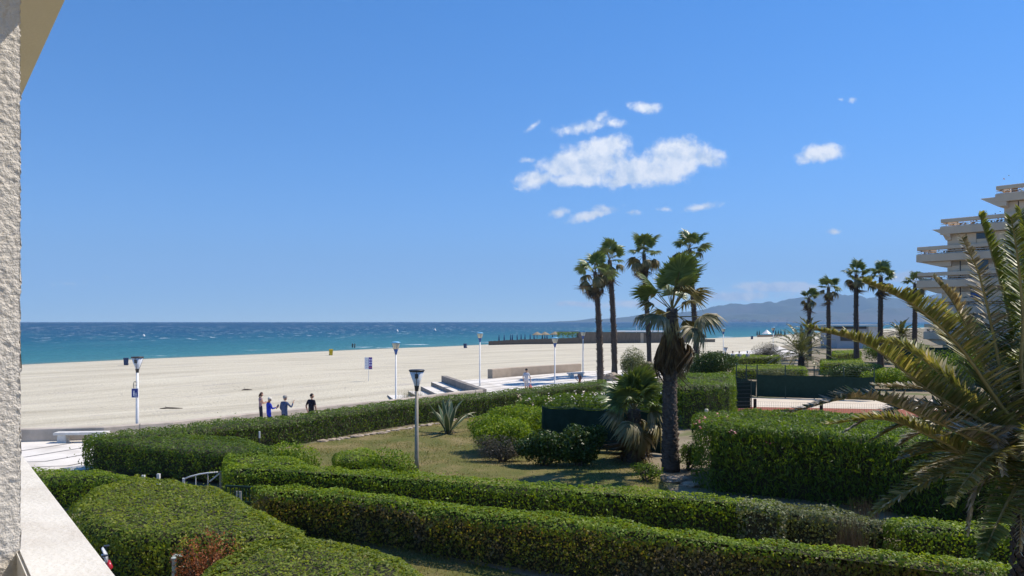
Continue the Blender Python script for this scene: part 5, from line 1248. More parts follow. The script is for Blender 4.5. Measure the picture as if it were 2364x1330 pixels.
# ================================================================== TERRACED BUILDING
def terraced():
    # facade runs away to the left; local +u = away to the left, +w up
    d0 = 76.0; p0 = Vector(PD(2126, HY, d0)); p0.z = 0
    u = Vector((-.67, .742, 0)).normalized(); nrm = Vector((-u.y, u.x, 0))
    if nrm.dot(Vector((0, 0, 0))-p0) < 0: nrm = -nrm
    root = thing('terraced_building', 'stepped concrete apartment building with banded balconies behind the palms', 'building', p0)
    def at(px, py):           # point of the facade plane seen at a pixel: returns (s along u from p0, z)
        k = (px-CX)/F; # x = k*y ; p0 + s*u
        s = (k*p0.y-p0.x)/(u.x-k*u.y); y = p0.y+s*u.y; return s, H-(py-HY)*y/F
    def slab(name, s0, s1, z0, z1, o0, o1, mat, sh=0.0, parent=None):
        """box from s0..s1 along u (s1 < s0 means to the right), o0..o1 outwards; sh slants the far end under"""
        V = []
        for z in (z0, z1):
            for s, o in ((s0, o0), (s1, o0), (s1, o1), (s0, o1)):
                ss = s-(sh if (s == s0 and z == z0) else 0); q = u*ss+nrm*o; V.append((q.x, q.y, z))
        bm = bmesh.new(); vs_ = [bm.verts.new(v) for v in V]
        for f in ((0,1,2,3),(7,6,5,4),(0,4,5,1),(1,5,6,2),(2,6,7,3),(3,7,4,0)): bm.faces.new([vs_[i] for i in f])
        bmesh.ops.recalc_face_normals(bm, faces=bm.faces); bmesh.ops.bevel(bm, geom=list(bm.edges), offset=.03, segments=1, affect='EDGES')
        me = bpy.data.meshes.new(name); bm.to_mesh(me); bm.free(); me.materials.append(mat); return part(name, me, parent or root)
    RR = at(2600, 743)[0]
    # storeys: top line of the upper band, left end px of the terrace, left end px of the wall below it
    lv = [(2124,572.5,2176),(2124,632,2176),(2141,692,2178),(2150,748,2180)]
    tops = []
    spec = [ # (band left px, y top at that px, wall-left px)
        (2305,432,2320), (2178,508,2189), (2123.5,572,2189), (2124,631,2176), (2138,690,2178), (2140,748,2178)]
    plants = leafmat('terrace_plant', [(.07,.09,.03),(.20,.10,.07),(.12,.10,.05)])
    for i, (px, py, wpx) in enumerate(spec):
        s, zt = at(px, py); sw = at(wpx, py)[0]
        b1, g1, b2 = .36, .40, .72          # upper band, open gap, lower band
        top = slab('upper_band', s, RR, zt-b1, zt, .40, .74, M['building'])
        slab('lower_band', s+.05, RR, zt-b1-g1-b2, zt-b1-g1, .38, .82, M['building'])
        slab('balcony_floor', s+.0, RR, zt-b1-g1-b2+.02, zt-b1-g1-b2+.26, -4, .38, M['building'])
        for k in range(2): slab('rail', s+.06, RR, zt-b1-.16-.2*k, zt-b1-.10-.2*k, .5, .56, M['metal_white'])
        zb = zt-b1-g1-b2
        znext = zb-1.0
        # side return of the terrace (seaward end) and the slanted bracket under it
        slab('end_band', s, s-.45, zt-b1, zt-.003, -3.2, .398, M['building']); slab('end_band', s+.05, s-.45, zb, zt-b1-g1, -3.2, .378, M['building'])
        slab('bracket', s-.1, sw-.4, zb-.55, zb-.003, -3.0, .5, M['building'], sh=(s-.1-sw)*.8)
        # wall panels below
        zlow = zb-1.45 if i < len(spec)-1 else -.2
        slab('wall_panel', sw, RR, zlow-1.6, zb, -6, .25, M['building2'])
        # windows and joints
        L = sw-RR
        w = sw-2.0-(i % 2)*.5; k = 0
        while w > sw-16:
            f = slab('window', w, w-1.5, zb-1.55, zb-.06, .2, .30, M['darkglass'])
            if (i+k) % 2 == 1: slab('blind', w-.04, w-1.46, zb-1.5, zb-.62, .295, .33, M['blueblind'] if (k+i) % 3 == 0 else M['building2'], parent=f)
            slab('panel_joint', w+.9, w+.82, zb-1.6, zb-.02, .24, .275, M['metal_dark'])
            w -= 4.1; k += 1
        # planting seen through the gaps
        rg = np.random.default_rng(i); m = 260; ss = s-rg.random(m)*9-.2; zz = zt-b1-g1+rg.exponential(.2, m)
        q = np.array([tuple(u*a+nrm*.45) for a in ss]); q[:, 2] = zz; nn = np.tile([nrm.x, nrm.y, .5], (m, 1))
        V, Q = leaves(q, nn, .22, .12, 1, rg); stuff(part('terrace_plants', npmesh('terrace_plants', V, Q, plants), root))
    # projecting lower slabs left of the upper terraces
    for (px, py, pr, hh) in ((2268,461,2330,.9), (2158,532,2200,.85)):
        s, zt = at(px, py); s2 = at(pr, py)[0]; slab('awning_slab', s, s2, zt-hh, zt, -3, .8, M['building'], sh=1.5)
    for px in (2333, 2338):
        s, zt = at(px, 426); slab('chimney', s, s-.3, zt-1.2, zt, -.5, -.2, M['metal_dark'])
    # body behind
    s, zt = at(2330, 470); slab('core_wall', s, RR, -.3, zt, -14, -6.01, M['building2'])
    s2, z2 = at(2200, 540); slab('core_wall', s2, RR, -.3, z2, -10, -6.003, M['building2'])
terraced()

# ================================================================== COURT FENCES, SCREENS, GATES
def fence_posts():
    gp = 'green steel fence posts by the court'
    def post(label, px, py_top, d, group=gp):
        zt = H-(py_top-HY)*d/F; mb = MB(); mb.tube([(0,0,0),(0,0,zt)], .045, 8); mb.lathe([(.05,0),(.055,.02),(.03,.05),(0,.055)], (0,0,zt), 8); o = mb.obj('fence_post', M['metal_green'], None, loc=((px-CX)*d/F, d, 0)); tag(o, label, 'post', group); return o
    for px in (1594, 1644): post('green post in front of the bright oleander hedge', px, 888, 41, 'posts before the oleander hedge')
    post('green gate post at the end of the bright oleander hedge', 1691, 884, 43)
    # far windscreens: each a panel hung between posts
    def screen(name, label, a, b2, z0, z1, npost, ptop):
        a = Vector((a[0], a[1], 0)); b2 = Vector((b2[0], b2[1], 0)); dv = b2-a; L = dv.length; root = thing(name, label, 'windscreen', a, math.atan2(dv.y, dv.x))
        V = []; Q = []; nx = 60
        for i in range(nx+1):
            x = L*i/nx; y = .04*math.sin(i*.9)+.03*math.sin(i*.37+1); sag = -.05*abs(math.sin(math.pi*i*(npost-1)/nx))
            V += [(x, y-.06, z0), (x, y*.6-.06, (z0+z1)/2), (x, -.06, z1+sag)]
        for i in range(nx): 
            for k in range(2): q = i*3+k; Q.append((q, q+3, q+4, q+1))
        V2 = [(x, y+.015, z) for x, y, z in V]; n0 = len(V); Q2 = [tuple(n0+j for j in f[::-1]) for f in Q]
        rim = [(0,1,n0+1,n0),(1,2,n0+2,n0+1)]
        part('mesh_sheet', npmesh('mesh_sheet', V+V2, np.array(Q+Q2+rim), M['windscreen'], smooth=True), root)
        for i in range(npost):
            x = L*i/(npost-1); mb = MB(); mb.tube([(x,0,0),(x,0,ptop)], .04, 8); mb.obj('post', M['metal_green'], root)
        mb = MB(); mb.tube([(0,0,ptop-.05),(L,0,ptop-.05)], .015, 6); mb.obj('top_wire', M['metal_green'], root)
        for k in range(3): mb = MB(); mb.tube([(0,0,z1+.05+.14*k),(L,0,z1+.05+.14*k)], .006, 4); mb.obj('wire', M['metal_green'], root)
        return root
    zz = lambda py, d: H-(py-HY)*d/F
    a = P(1748,917); c = P(2018,926); screen('court_windscreen', 'long dark green windscreen along the far side of the court', a, c, .05, zz(864, a[1]), 5, zz(842, a[1]))
    e = P(1700,905); screen('court_windscreen', 'short dark green windscreen beside the court gate', e, a, .05, zz(880, a[1]), 3, zz(846, a[1]))
    f = P(2120,880); screen('court_windscreen', 'dark green windscreen at the foot of the terraced building', (f[0]-2, f[1], 0), (f[0]+16, f[1]-9, 0), .05, zz(800, f[1]), 5, zz(795, f[1]))
    a = P(1253,1032); d = a[1]; b2 = P(1560,1052); zt = zz(940, d)
    screen('garden_windbreak', 'nearly black green windbreak screen behind the dark bushes', a, b2, .05, zt, 5, zt+.05)
    # return side
    # gate of horizontal bars
    g0 = P(1699,953); g1 = (g0[0]+.95, g0[1]+.25, 0); root = thing('court_gate', 'green slatted metal gate of the court standing ajar', 'gate', g0, math.atan2(.25, .95)); ht = H-(878-HY)*g0[1]/F; w = .98
    for x in (0, w): mb = MB(); mb.tube([(x,0,0),(x,0,ht)], .035, 8); mb.obj('post', M['metal_green'], root)
    mb = MB(); mb.box((w/2,.03,ht*.55), (w-.08,.02,ht*.85)); mb.obj('mesh_panel', M['windscreen'], root)
    for k in range(8): mb = MB(); mb.box((w/2,0,.18+k*(ht-.3)/7), (w-.06,.03,.035)); mb.obj('bar', M['metal_green'], root)
    # low wire fence on wooden posts in front of the court
    for i, px in enumerate((1743, 1896, 2060)):
        q = P(px, 962+i*4.5); hh = H-((921+i*9)-HY)*q[1]/F; mb = MB(); mb.box((0,0,hh/2), (.14,.14,hh), taper=.95); o = mb.obj('wooden_post', surf('tarred_wood', (.028,.018,.014), (.02,.014,.011), 6, .85), None, loc=q); tag(o, ['dark wooden post next to the court gate', 'dark wooden post in the middle of the court front', 'dark wooden post behind the drooping date fronds'][i], 'post')
    q0 = P(1700,962); q1 = P(2060,971); L = math.dist(q0, q1); root = thing('wire_fence', 'thin wire mesh fence in front of the red court border', 'fence', q0, math.atan2(q1[1]-q0[1], q1[0]-q0[0]))
    mb = MB()
    for i in range(70): x = L*i/69; mb.tube([(x,0,0),(x,0,.85)], .004, 3, cap=False)
    for k in range(5): mb.tube([(0,0,.05+.2*k),(L,0,.05+.2*k)], .004, 3, cap=False)
    stuff(mb.obj('wires', M['metal_green'], root))
fence_posts()
def bollard():
    q = P(1631,1005); zt = H-(944-HY)*q[1]/F; root = thing('bollard_light', 'small cream bollard light standing above the oleander flowers', 'lamp', q)
    mb = MB(); mb.tube([(0,0,0),(0,0,zt-.16)], .07, 12); mb.obj('post', M['metal_tan'], root); mb = MB(); mb.lathe([(.075,0),(.085,.02),(.085,.13),(.07,.16),(0,.165)], (0,0,zt-.165), 14); mb.obj('head', plain('bollard_cream', (.62,.56,.38)), root, True)
bollard()
def rocks():
    for label, px, py, sx, sy, sz, sd_ in (('large tan boulder under the grey-green bush by the slender palms',1484,868,1.35,.8,1.0,1),('smaller pale boulder between the two slender palms',1411,879,.95,.6,.55,2),('flat pale stone at the foot of the skirted palm',1565,1112,.45,.3,.14,3),('flat stone on bare soil by the tall oleander hedge',1600,1122,.38,.25,.1,4)):
        bm = bmesh.new(); bmesh.ops.create_icosphere(bm, subdivisions=4, radius=1)
        for v in bm.verts:
            n = mnoise.fractal(v.co*1.3+Vector((sd_*5, 0, 0)), 1, 2, 4); c = mnoise.cell(v.co*2.2+Vector((sd_, 3, 1))); v.co *= 1+.28*n+.10*c; v.co.z = max(v.co.z, -.35)
        bmesh.ops.scale(bm, vec=(sx, sy, sz), verts=bm.verts)
        me = bpy.data.meshes.new('boulder'); bm.to_mesh(me); bm.free(); me.materials.append(M['rock']); q = P(px, py); o = part('boulder', me, None, loc=(q[0], q[1], sz*.3)); tag(o, label, 'rock', 'rocks in the planting')
rocks()
# pale edging stones along the foot of the promenade hedge
def edging():
    rng = random.Random(9); n = 0
    for i in range(46):
        t = (i+rng.random()*.6)/46; px = lerp(735, 1125, t); py = np.interp(px, [735,832,960,1100,1130], [1021,1008,987,961,955])+rng.uniform(-1, 1.5)
        q = P(px, py); bm = bmesh.new(); bmesh.ops.create_icosphere(bm, subdivisions=2, radius=1)
        for v in bm.verts: v.co *= 1+.3*mnoise.noise(v.co*1.5+Vector((i*3.1, 0, 0))); v.co.z = max(v.co.z, -.3)
        s = rng.uniform(.07, .17); bmesh.ops.scale(bm, vec=(s*1.5, s, s*.55), verts=bm.verts); me = bpy.data.meshes.new('edging_stone'); bm.to_mesh(me); bm.free(); me.materials.append(M['rock'])
        o = part('edging_stone', me, None, loc=(q[0], q[1], s*.15), rot=(0, 0, rng.random()*3)); tag(o, 'pale edging stone at the foot of the promenade hedge', 'stone', 'edging stones along the lawn')
edging()

# ---- garden bits on the left
def garden_bits():
    # white arched gate
    a = P(424, 1150); d = a[1]; z = lambda py: H-(py-HY)*d/F
    X = lambda px: (px-CX)*d/F
    root = thing('garden_gate', 'small arched white metal garden gate between the clipped hedges', 'gate', (X(424), d, 0)); o = X(424)
    hinge = X(508)-o
    mb = MB(); mb.tube([(hinge+.03,0,0),(hinge+.03,0,z(1088))], .05, 8); mb.obj('post', M['metal_tan'], root)
    top = [(X(p)-o, 0, z(q)) for p, q in ((424,1106),(440,1100),(460,1095),(480,1092),(503,1090))]
    mb = MB(); mb.tube(top, .022, 8); mb.obj('arched_rail', M['metal_white'], root, True)
    mb = MB(); mb.tube([(X(484)-o,0,z(1112)),(hinge,0,z(1092))], .02, 8); mb.obj('brace', M['metal_white'], root)
    mb = MB(); mb.tube([(0,0,.15),(hinge,0,.15)], .02, 8); mb.obj('bottom_rail', M['metal_white'], root)
    for k in (2, 4): x = hinge*k/6.0; zt = np.interp(x, [t[0] for t in top], [t[2] for t in top]); mb = MB(); mb.tube([(x,0,.15),(x,0,zt)], .012, 6); mb.obj('bar', M['metal_white'], root)
    mb = MB(); mb.tube([(0,0,0),(0,0,z(1104))], .04, 8); mb.obj('post', M['metal_white'], root)
    # two little white posts
    for px, py, lab in ((331,1097,'first small white stake beside the dark hedge arm'),(366,1094,'taller small white stake beside the dark hedge arm')):
        q = P(px, 1150); mb = MB(); zt = H-(py-HY)*q[1]/F; mb.box((0,0,zt/2), (.09,.09,zt), taper=.9); oo = mb.obj('white_stake', M['metal_white'], None, loc=q); tag(oo, lab, 'post')
    # dark green railing
    q = P(521, 1178); root = thing('green_railing', 'dark green metal railing between domed bed and front hedge', 'railing', q, -.2); zt = H-(1122-HY)*q[1]/F; L = .95
    for zz in (zt, .25): mb = MB(); mb.box((L/2,0,zz), (L,.05,.05)); mb.obj('rail', M['metal_green'], root)
    for k in range(8): mb = MB(); mb.box((L*(k+.2)/8,0,(zt+.25)/2), (.025,.025,zt-.27)); mb.obj('bar', M['metal_green'], root)
    mb = MB(); mb.box((L*.4,.03,zt*.55), (.16,.02,zt*.5)); mb.obj('plate', M['metal_white'], root)
    # thin post with pale head
    q = P(599, 1062); zt = H-(996-HY)*q[1]/F; root = thing('garden_stake', 'thin dark stake with a pale top rising from the hedge block', 'post', q)
    mb = MB(); mb.tube([(0,0,0),(0,0,zt-.25)], .03, 8); mb.obj('shaft', M['metal_dark'], root); mb = MB(); mb.tube([(0,0,zt-.25),(0,0,zt)], .032, 8); mb.obj('pale_top', M['metal_white'], root)
    # utility cabinet
    d = 15.6*.9; q = ((412-CX)*d/F, d, 0); zt = H-(1286-HY)*d/F; root = thing('utility_cabinet', 'pale grey-green utility cabinet beside the red-leaved bush', 'cabinet', q, .25)
    cm = surf('cabinet_paint', (.42,.46,.40), (.38,.42,.36), 4, .5)
    bm = bmesh.new(); bmesh.ops.create_cube(bm, size=1); bmesh.ops.scale(bm, vec=(.19,.24,zt), verts=bm.verts); bmesh.ops.bevel(bm, geom=list(bm.edges), offset=.012, segments=2, affect='EDGES')
    me = bpy.data.meshes.new('body'); bm.to_mesh(me); bm.free(); me.materials.append(cm); part('body', me, root, loc=(0,0,zt/2))
    mb = MB(); mb.box((0,-.01,zt+.006), (.21,.27,.03)); mb.obj('lid', cm, root); mb = MB(); mb.box((.0,-.123,zt*.5), (.15,.006,zt*.8)); mb.obj('door', cm, root)
    mb = MB(); mb.lathe([(.018,0),(.03,-.05),(.03,-.09)], (.02,-.13,zt-.22), 8); mb.obj('lock', M['metal_dark'], root)
garden_bits()
def scooter():
    d = 13.6; q = ((176-CX)*d/F, d, 0); root = thing('motor_scooter', 'dark motor scooter with white and red panels parked below the parapet', 'scooter', q, R(25), None, .92)
    blk = surf('scooter_black', (.02,.02,.022), (.03,.03,.032), 8, .3, spec=.6); red = surf('scooter_red', (.45,.02,.03), (.38,.02,.025), 8, .3, spec=.6); wh = surf('scooter_white', (.72,.74,.78), (.66,.68,.72), 8, .3, spec=.6)
    for x in (-.62, .62):
        mb = MB(); n = 20; V = []
        for k in range(n+1): a = 2*math.pi*k/n; V.append((x+.20*math.cos(a), 0, .25+.20*math.sin(a)))
        mb.tube(V, .055, 8, cap=False); w = mb.obj('wheel', blk, root, True); mb = MB(); mb.tube([(x,-.03,.25),(x,.03,.25)], .14, 14); mb.obj('rim', M['metal_white'], w)
    mb = MB(); mb.tube([(-.62,0,.42),(-.35,0,.55),(-.1,0,.5),(.1,0,.34),(.35,0,.36),(.45,0,.6),(.48,0,.85)], [.10,.16,.15,.11,.10,.09,.06], 10); mb.obj('body', blk, root, True)
    mb = MB(); mb.tube([(-.75,0,.72),(-.45,0,.78),(-.1,0,.74)], [.08,.14,.10], 10, squash=.5); mb.obj('seat', blk, root, True)
    mb = MB(); mb.tube([(.40,0,.40),(.52,0,.62),(.52,0,.88)], [.12,.17,.12], 10, squash=.45); mb.obj('front_shield', wh, root, True)
    mb = MB(); mb.tube([(.50,-.08,.78),(.58,-.05,.88),(.54,.0,.99)], [.05,.06,.04], 8); mb.obj('red_panel', red, root, True)
    mb = MB(); mb.tube([(.42,-.36,1.02),(.48,-.15,1.0),(.50,0,.98),(.48,.15,1.0),(.42,.36,1.02)], .018, 8); mb.obj('handlebar', wh, root, True)
    mb = MB(); mb.tube([(.52,.0,.98),(.50,.0,1.12),(.44,.0,1.25)], [.14,.13,.08], 10, squash=.25); mb.obj('windscreen', GLASS, root, True)
    for s in (-1, 1): mb = MB(); mb.tube([(.45,s*.28,1.02),(.50,s*.34,1.18)], .008, 6); mb.lathe([(0,0),(.055,.01),(.055,.03),(0,.04)], (.50,s*.35,1.17), 10); mb.obj('mirror', blk, root)
    mb = MB(); mb.tube([(.60,0,.25),(.50,0,.62)], .035, 8); mb.obj('fork', M['metal_dark'], root)
    mb = MB(); mb.tube([(.46,0,.53),(.62,0,.50),(.80,0,.38)], [.07,.09,.05], 8, squash=.6); mb.obj('mudguard', wh, root, True)
    mb = MB(); mb.box((-.05,.16,.14), (.04,.03,.28)); mb.obj('stand', M['metal_dark'], root)
scooter()

# ================================================================== PEOPLE
def person(label, pos, rz, height, look, pose, group=None, hair=(.05,.03,.02), hat=None, long_hair=False, name='person'):
    """look: list of (bone-group -> material); pose: joint overrides in a 1.75 m figure facing +Y"""
    J = dict(pel=(0,0,.95), sp=(0,-.01,1.12), ch=(0,-.01,1.32), nk=(0,.0,1.47), h0=(0,.02,1.53), shl=(-.17,-.01,1.42), shr=(.17,-.01,1.42),
             ell=(-.24,-.03,1.15), elr=(.24,-.03,1.15), wrl=(-.24,.06,.92), wrr=(.24,.06,.92), hpl=(-.09,0,.90), hpr=(.09,0,.90), knl=(-.10,.03,.50), knr=(.10,.03,.50),
             anl=(-.10,0,.09), anr=(.10,0,.09), tol=(-.115,.15,.04), tor=(.115,.15,.04))
    J.update(pose.get('J', {})); w = pose.get('w', 1.0)
    rad = dict(pel=(.145*w,.115*w), sp=(.13*w,.10*w), ch=(.16*w,.115*w), nk=(.056,.056), h0=(.055,.06), shl=(.066*w,.066), shr=(.066*w,.066), ell=(.045,.045), elr=(.045,.045), wrl=(.03,.03), wrr=(.03,.03),
               hpl=(.088*w,.09*w), hpr=(.088*w,.09*w), knl=(.06,.06), knr=(.06,.06), anl=(.042,.045), anr=(.042,.045), tol=(.04,.03), tor=(.04,.03))
    B = [('pel','sp'),('sp','ch'),('ch','nk'),('nk','h0'),('ch','shl'),('ch','shr'),('shl','ell'),('shr','elr'),('ell','wrl'),('elr','wrr'),('pel','hpl'),('pel','hpr'),('hpl','knl'),('hpr','knr'),('knl','anl'),('knr','anr'),('anl','tol'),('anr','tor')]
    V = [Vector(J[k]) for k in J]; ix = {k: i for i, k in enumerate(J)}; E = [(ix[a], ix[b]) for a, b in B]; RD = [rad[k] for k in J]; roots = [ix['pel']]
    # hands: palm and five fingers each
    for s, wk, ek in ((-1,'wrl','ell'),(1,'wrr','elr')):
        wv = Vector(J[wk]); dv = (wv-Vector(J[ek])).normalized(); sv = dv.cross(Vector((0,1,.3))).normalized(); uv = sv.cross(dv)
        pm = len(V); V += [wv+dv*.075]; RD.append((.036,.02)); E.append((ix[wk], pm))
        for f, (off, ln) in enumerate(((-.028,.06),(-.010,.075),(.009,.08),(.027,.07))):
            a = len(V); p = wv+dv*.085+sv*off; V += [p, p+dv*ln*.55+uv*.008, p+dv*ln+uv*.03]; RD += [(.010,.010),(.009,.009),(.007,.007)]; E += [(a, a+1), (a+1, a+2)]; roots.append(a)
        a = len(V); p = wv+dv*.035+sv*.028; V += [p, p+dv*.03+sv*.025+uv*.01, p+dv*.06+sv*.03+uv*.02]; RD += [(.012,.012),(.010,.010),(.008,.008)]; E += [(a, a+1), (a+1, a+2)]; roots.append(a)
    me = bpy.data.meshes.new('tmp_body'); me.from_pydata([tuple(v) for v in V], E, []); ob = bpy.data.objects.new('tmp_body', me); COL.objects.link(ob)
    ob.modifiers.new('skin', 'SKIN'); sk = me.skin_vertices[0].data if me.skin_vertices else None
    if sk is None:
        bm = bmesh.new(); bm.from_mesh(me); bm.verts.layers.skin.verify(); bm.to_mesh(me); bm.free(); sk = me.skin_vertices[0].data
    for i, r in enumerate(RD): sk[i].radius = r; sk[i].use_root = i in roots
    sub = ob.modifiers.new('sub', 'SUBSURF'); sub.levels = 1; sub.render_levels = 1
    dg = bpy.context.evaluated_depsgraph_get(); dg.update(); body = bpy.data.meshes.new_from_object(ob.evaluated_get(dg)); bpy.data.objects.remove(ob)
    # head: ellipsoid with brow, nose, chin and ears, joined to the body mesh
    bm = bmesh.new(); bm.from_mesh(body); hd = Vector(J['h0'])+Vector((0,.012,.105)); tw = pose.get('turn', 0.0); tl = pose.get('nod', 0.0)
    R3 = Euler((-tl, 0, tw)).to_matrix(); hv = bmesh.ops.create_uvsphere(bm, u_segments=18, v_segments=14, radius=1)['verts']
    for v in hv:
        c = v.co.copy(); x, y, z = c; sx = .076*(1-.18*max(-z, 0)**1.3); c2 = Vector((x*sx, y*.094+(.012*max(y, 0) if z < 0 else 0), z*.118))
        if y > .8 and abs(x) < .3 and -.35 < z < .12: c2.y += .022*(1-abs(x)/.3)
        if y > .75 and abs(abs(x)-.35) < .16 and .0 < z < .25: c2.y -= .008
        if abs(x) > .9 and abs(z) < .3: c2.x *= 1.14
        v.co = R3 @ c2+hd
    headset = {f for v in hv for f in v.link_faces}
    names = list(look); 
    mats = {'skin': M['skin'], **{k: v for k, v in look.items() if k in ('shirt','pants','shoes')}}
    order = ['skin','shirt','pants','shoes']; segs = [(a, b2, Vector(J[a]), Vector(J[b2])) for a, b2 in B]
    sleeve = look.get('sleeve', 1.0); short = look.get('short', 0.0); hem = look.get('hem', .93)
    for f in bm.faces:
        f.smooth = True
        if f in headset: f.material_index = 0; continue
        c = f.calc_center_median(); best = None
        for a, b2, p, q in segs:
            e = q-p; t = max(0, min(1, (c-p).dot(e)/max(e.length_squared, 1e-9))); dd = (p+e*t-c).length
            if best is None or dd < best[0]: best = (dd, a, b2, t)
        _, a, b2, t = best; g = 'skin'
        if a in ('pel','sp','ch') and b2 in ('sp','ch','nk','shl','shr'): g = 'shirt' if c.z > hem and c.z < 1.49 else ('pants' if c.z <= hem else 'skin')
        elif a in ('shl','shr'): g = 'shirt' if t < sleeve*2 else 'skin'
        elif a in ('ell','elr'): g = 'shirt' if sleeve > .5 and t < (sleeve-.5)*2-.08 else 'skin'
        elif a == 'pel' or a in ('hpl','hpr'): g = 'shirt' if c.z > hem else ('pants' if c.z > short else 'skin')
        elif a in ('knl','knr'): g = 'pants' if c.z > max(short, .10) else ('skin' if c.z > .1 else 'shoes')
        elif a in ('anl','anr'): g = 'shoes'
        f.material_index = order.index(g)
    body.materials.clear()
    for g in order: body.materials.append(mats.get(g, M['skin']))
    bm.normal_update(); bm.to_mesh(body); bm.free(); body.name = 'body'
    s = height/1.755; root = thing(name, label, 'person', pos, rz, group, s); part('body', body, root)
    # hair
    bm = bmesh.new(); hv = bmesh.ops.create_uvsphere(bm, u_segments=16, v_segments=12, radius=1)['verts']; dele = []
    for v in hv:
        x, y, z = v.co
        if (y > .35 and z < .45) or z < (-.75 if long_hair else -.25): dele.append(v)
        k = 1.06+.05*mnoise.noise(v.co*4); v.co = R3 @ Vector((x*.079*k, y*.097*k-.004, z*.122*k))+hd
    bmesh.ops.delete(bm, geom=dele, context='VERTS')
    for f in bm.faces: f.smooth = True
    hm = bpy.data.meshes.new('hair'); bm.to_mesh(hm); bm.free(); hm.materials.append(surf('hair', hair, tuple(k*.7 for k in hair), 30, .6, .4, 90)); part('hair', hm, root)
    if long_hair:
        mb = MB(); mb.tube([tuple(hd+Vector((0,-.08,.02))), tuple(hd+Vector((.0,-.115,-.08))), tuple(hd+Vector((0,-.10,-.2)))], [.04,.035,.012], 8); mb.obj('ponytail', hm.materials[0], root, True)
    if hat:
        mb = MB(); mb.lathe([(.0,.075),(.05,.07),(.088,.035),(.098,-.01),(.10,-.03)], (0,0,0), 18); mb.v = [tuple(R3 @ Vector((x, y*1.18, z+.075))+hd) for x, y, z in mb.v]; ho = mb.obj('cap', hat, root, True)
        mb = MB(); mb.box((0,.15,.055), (.14,.13,.012), taper=.8); mb.v = [tuple(R3 @ Vector(v)+hd) for v in mb.v]; mb.obj('visor', hat, ho)
    return root
def cloth(n, c): return surf(n, c, tuple(k*.72 for k in c), 9, .85, .35, 14, spec=.15)
JN = cloth('dark_trousers', (.03,.032,.045)); SH_ = plain('dark_shoes', (.04,.035,.03)); SW = plain('light_shoes', (.6,.58,.55))
def stand(px, head_y, h): d = F*(H-h)/(head_y-HY); return ((px-CX)*d/F, d, .008)
# facing: 0 = away from the viewer (+Y); negative = turned to the right
person('woman in sleeveless pinkish top and dark trousers looking at her phone by the hedge', stand(602,906,1.66), R(-55), 1.66, dict(shirt=cloth('mauve_top',(.33,.22,.24)), pants=JN, shoes=SH_, sleeve=.06, hem=1.0), dict(w=.9, turn=.1, nod=.25, J=dict(ell=(-.22,.02,1.17), wrl=(-.08,.24,1.20), elr=(.22,.04,1.17), wrr=(.08,.26,1.20))), hair=(.09,.04,.025), long_hair=True)
person('older person in bright blue jacket and white cap holding up a map', stand(621,918,1.58), R(-50), 1.58, dict(shirt=cloth('blue_jacket',(.025,.05,.42)), pants=JN, shoes=SH_, sleeve=1.0, hem=.78), dict(w=1.14, nod=.3, J=dict(ell=(-.23,.06,1.15), wrl=(-.06,.26,1.17), elr=(.26,.08,1.16), wrr=(.18,.34,1.22))), hair=(.5,.48,.45), hat=surf('cap_cream',(.72,.68,.58),(.65,.6,.5),12,.8))
person('man in blue-grey shirt and pale cap raising his hand', stand(657,914,1.72), R(-28), 1.72, dict(shirt=cloth('blue_grey_shirt',(.085,.115,.20)), pants=JN, shoes=SH_, sleeve=.92, hem=.86), dict(w=1.1, turn=-.2, J=dict(elr=(.34,.10,1.20), wrr=(.30,.26,1.42), ell=(-.25,-.02,1.14), wrl=(-.22,.12,.95))), hair=(.4,.38,.36), hat=surf('cap_grey',(.38,.35,.31),(.3,.28,.25),12,.8))
person('young man in dark t-shirt with dark hair walking beside the hedge', stand(719,909,1.78), R(-25), 1.78, dict(shirt=cloth('dark_tshirt',(.025,.02,.032)), pants=JN, shoes=SH_, sleeve=.36, hem=.9), dict(turn=-.4, J=dict(ell=(-.27,-.06,1.16), wrl=(-.25,.02,.92), elr=(.26,-.03,1.15), wrr=(.24,.06,.92))), hair=(.025,.018,.015))
wm = stand(1215,852,1.74)
person('man in white clothes and dark cap walking on the terrace with a pink bag', wm, R(-15), 1.74, dict(shirt=cloth('white_shirt',(.62,.60,.62)), pants=cloth('white_trousers',(.62,.58,.56)), shoes=SW, sleeve=.42, hem=.88, short=.48), dict(w=1.15, nod=.15, J=dict(knl=(-.10,.12,.50), anl=(-.10,.20,.10), tol=(-.11,.34,.05), knr=(.10,-.02,.51), anr=(.10,-.22,.11), tor=(.11,-.09,.04), elr=(.30,-.03,1.16), wrr=(.30,.05,.92))), hair=(.02,.02,.02), hat=surf('cap_black',(.02,.02,.022),(.03,.03,.03),12,.8))
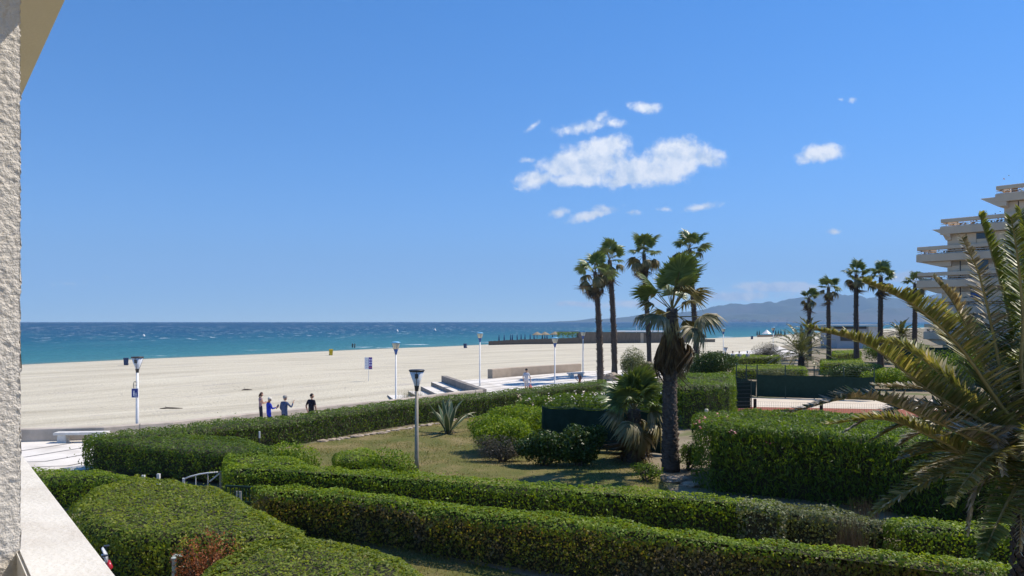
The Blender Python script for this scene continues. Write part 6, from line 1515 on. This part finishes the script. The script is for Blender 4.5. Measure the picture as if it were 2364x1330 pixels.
def bag():
    r = thing('shopping_bag', 'pink plastic bag carried by the man in white', 'bag', (wm[0]+.30, wm[1]+.0, .42), .4); m = leafmat('pink_plastic', [(.62,.25,.25),(.66,.30,.28)], trans=.3, tcol=(1,.8,.8))
    bm = bmesh.new(); bmesh.ops.create_uvsphere(bm, u_segments=14, v_segments=10, radius=1)
    for v in bm.verts: x, y, z = v.co; v.co = Vector((x*.15*(1-.35*max(z, 0)), y*.09*(1-.45*max(z, 0)), z*.20))*(1+.14*mnoise.noise(v.co*2.5))
    me = bpy.data.meshes.new('pouch'); bm.to_mesh(me); bm.free(); me.materials.append(m); part('pouch', me, r)
    for s in (-.05, .05): mb = MB(); mb.tube([(s-.02,0,.15),(s,0,.32),(0,0,.42)], [.015,.01,.008], 6); mb.obj('handle', m, r)
bag()
def map_sheet():
    q = Vector(stand(621,918,1.58)); mb = MB(); mb.box((0,0,0), (.13,.012,.22)); o = mb.obj('leaflet', plain('leaflet_paper', (.30,.20,.14)), None, loc=(q.x+.37, q.y+.10, 1.14), rot=(-.5, .35, R(-50))); tag(o, 'small brown leaflet held by the person in bright blue', 'leaflet')
map_sheet()
# far strollers and bathers
for px, hy, lab, c, hr in ((1692,807,'far stroller in white shirt beside the small garden lamp',(.60,.58,.58),(.03,.02,.02)),(1707,806,'far stroller in pale grey shirt, middle of the three',(.48,.46,.47),(.10,.07,.05)),(1726,810,'far stroller in white cap and light top, last of the three',(.55,.50,.48),(.3,.2,.1))):
    d = 88.0; h = H-(hy-HY)*d/F; person(lab, ((px-CX)*d/F, d, .008), R(20), min(max(h, 1.55), 1.85), dict(shirt=cloth('pale_top', c), pants=JN, shoes=SH_, sleeve=.4), dict(), group='far strollers behind the hedge', hair=hr, hat=surf('cap_white',(.7,.7,.7),(.6,.6,.6),12,.8) if px == 1726 else None)
for px, py, lab, rz in ((814,803.5,'bather wading in the shallows, upright',0.3),(819,804,'bather wading in the shallows with arm stretched out',1.2)):
    d = F*(H-SEA_Z)/(py-HY); person(lab, ((px-CX)*d/F, d, SEA_Z-.45), rz, 1.75, dict(shirt=cloth('dark_swimwear',(.05,.04,.04)), pants=JN, shoes=M['skin'], sleeve=.3, short=.5), dict(J=dict(elr=(.40,.0,1.38), wrr=(.62,.05,1.40)) if rz > 1 else {}), group='bathers in the shallows')
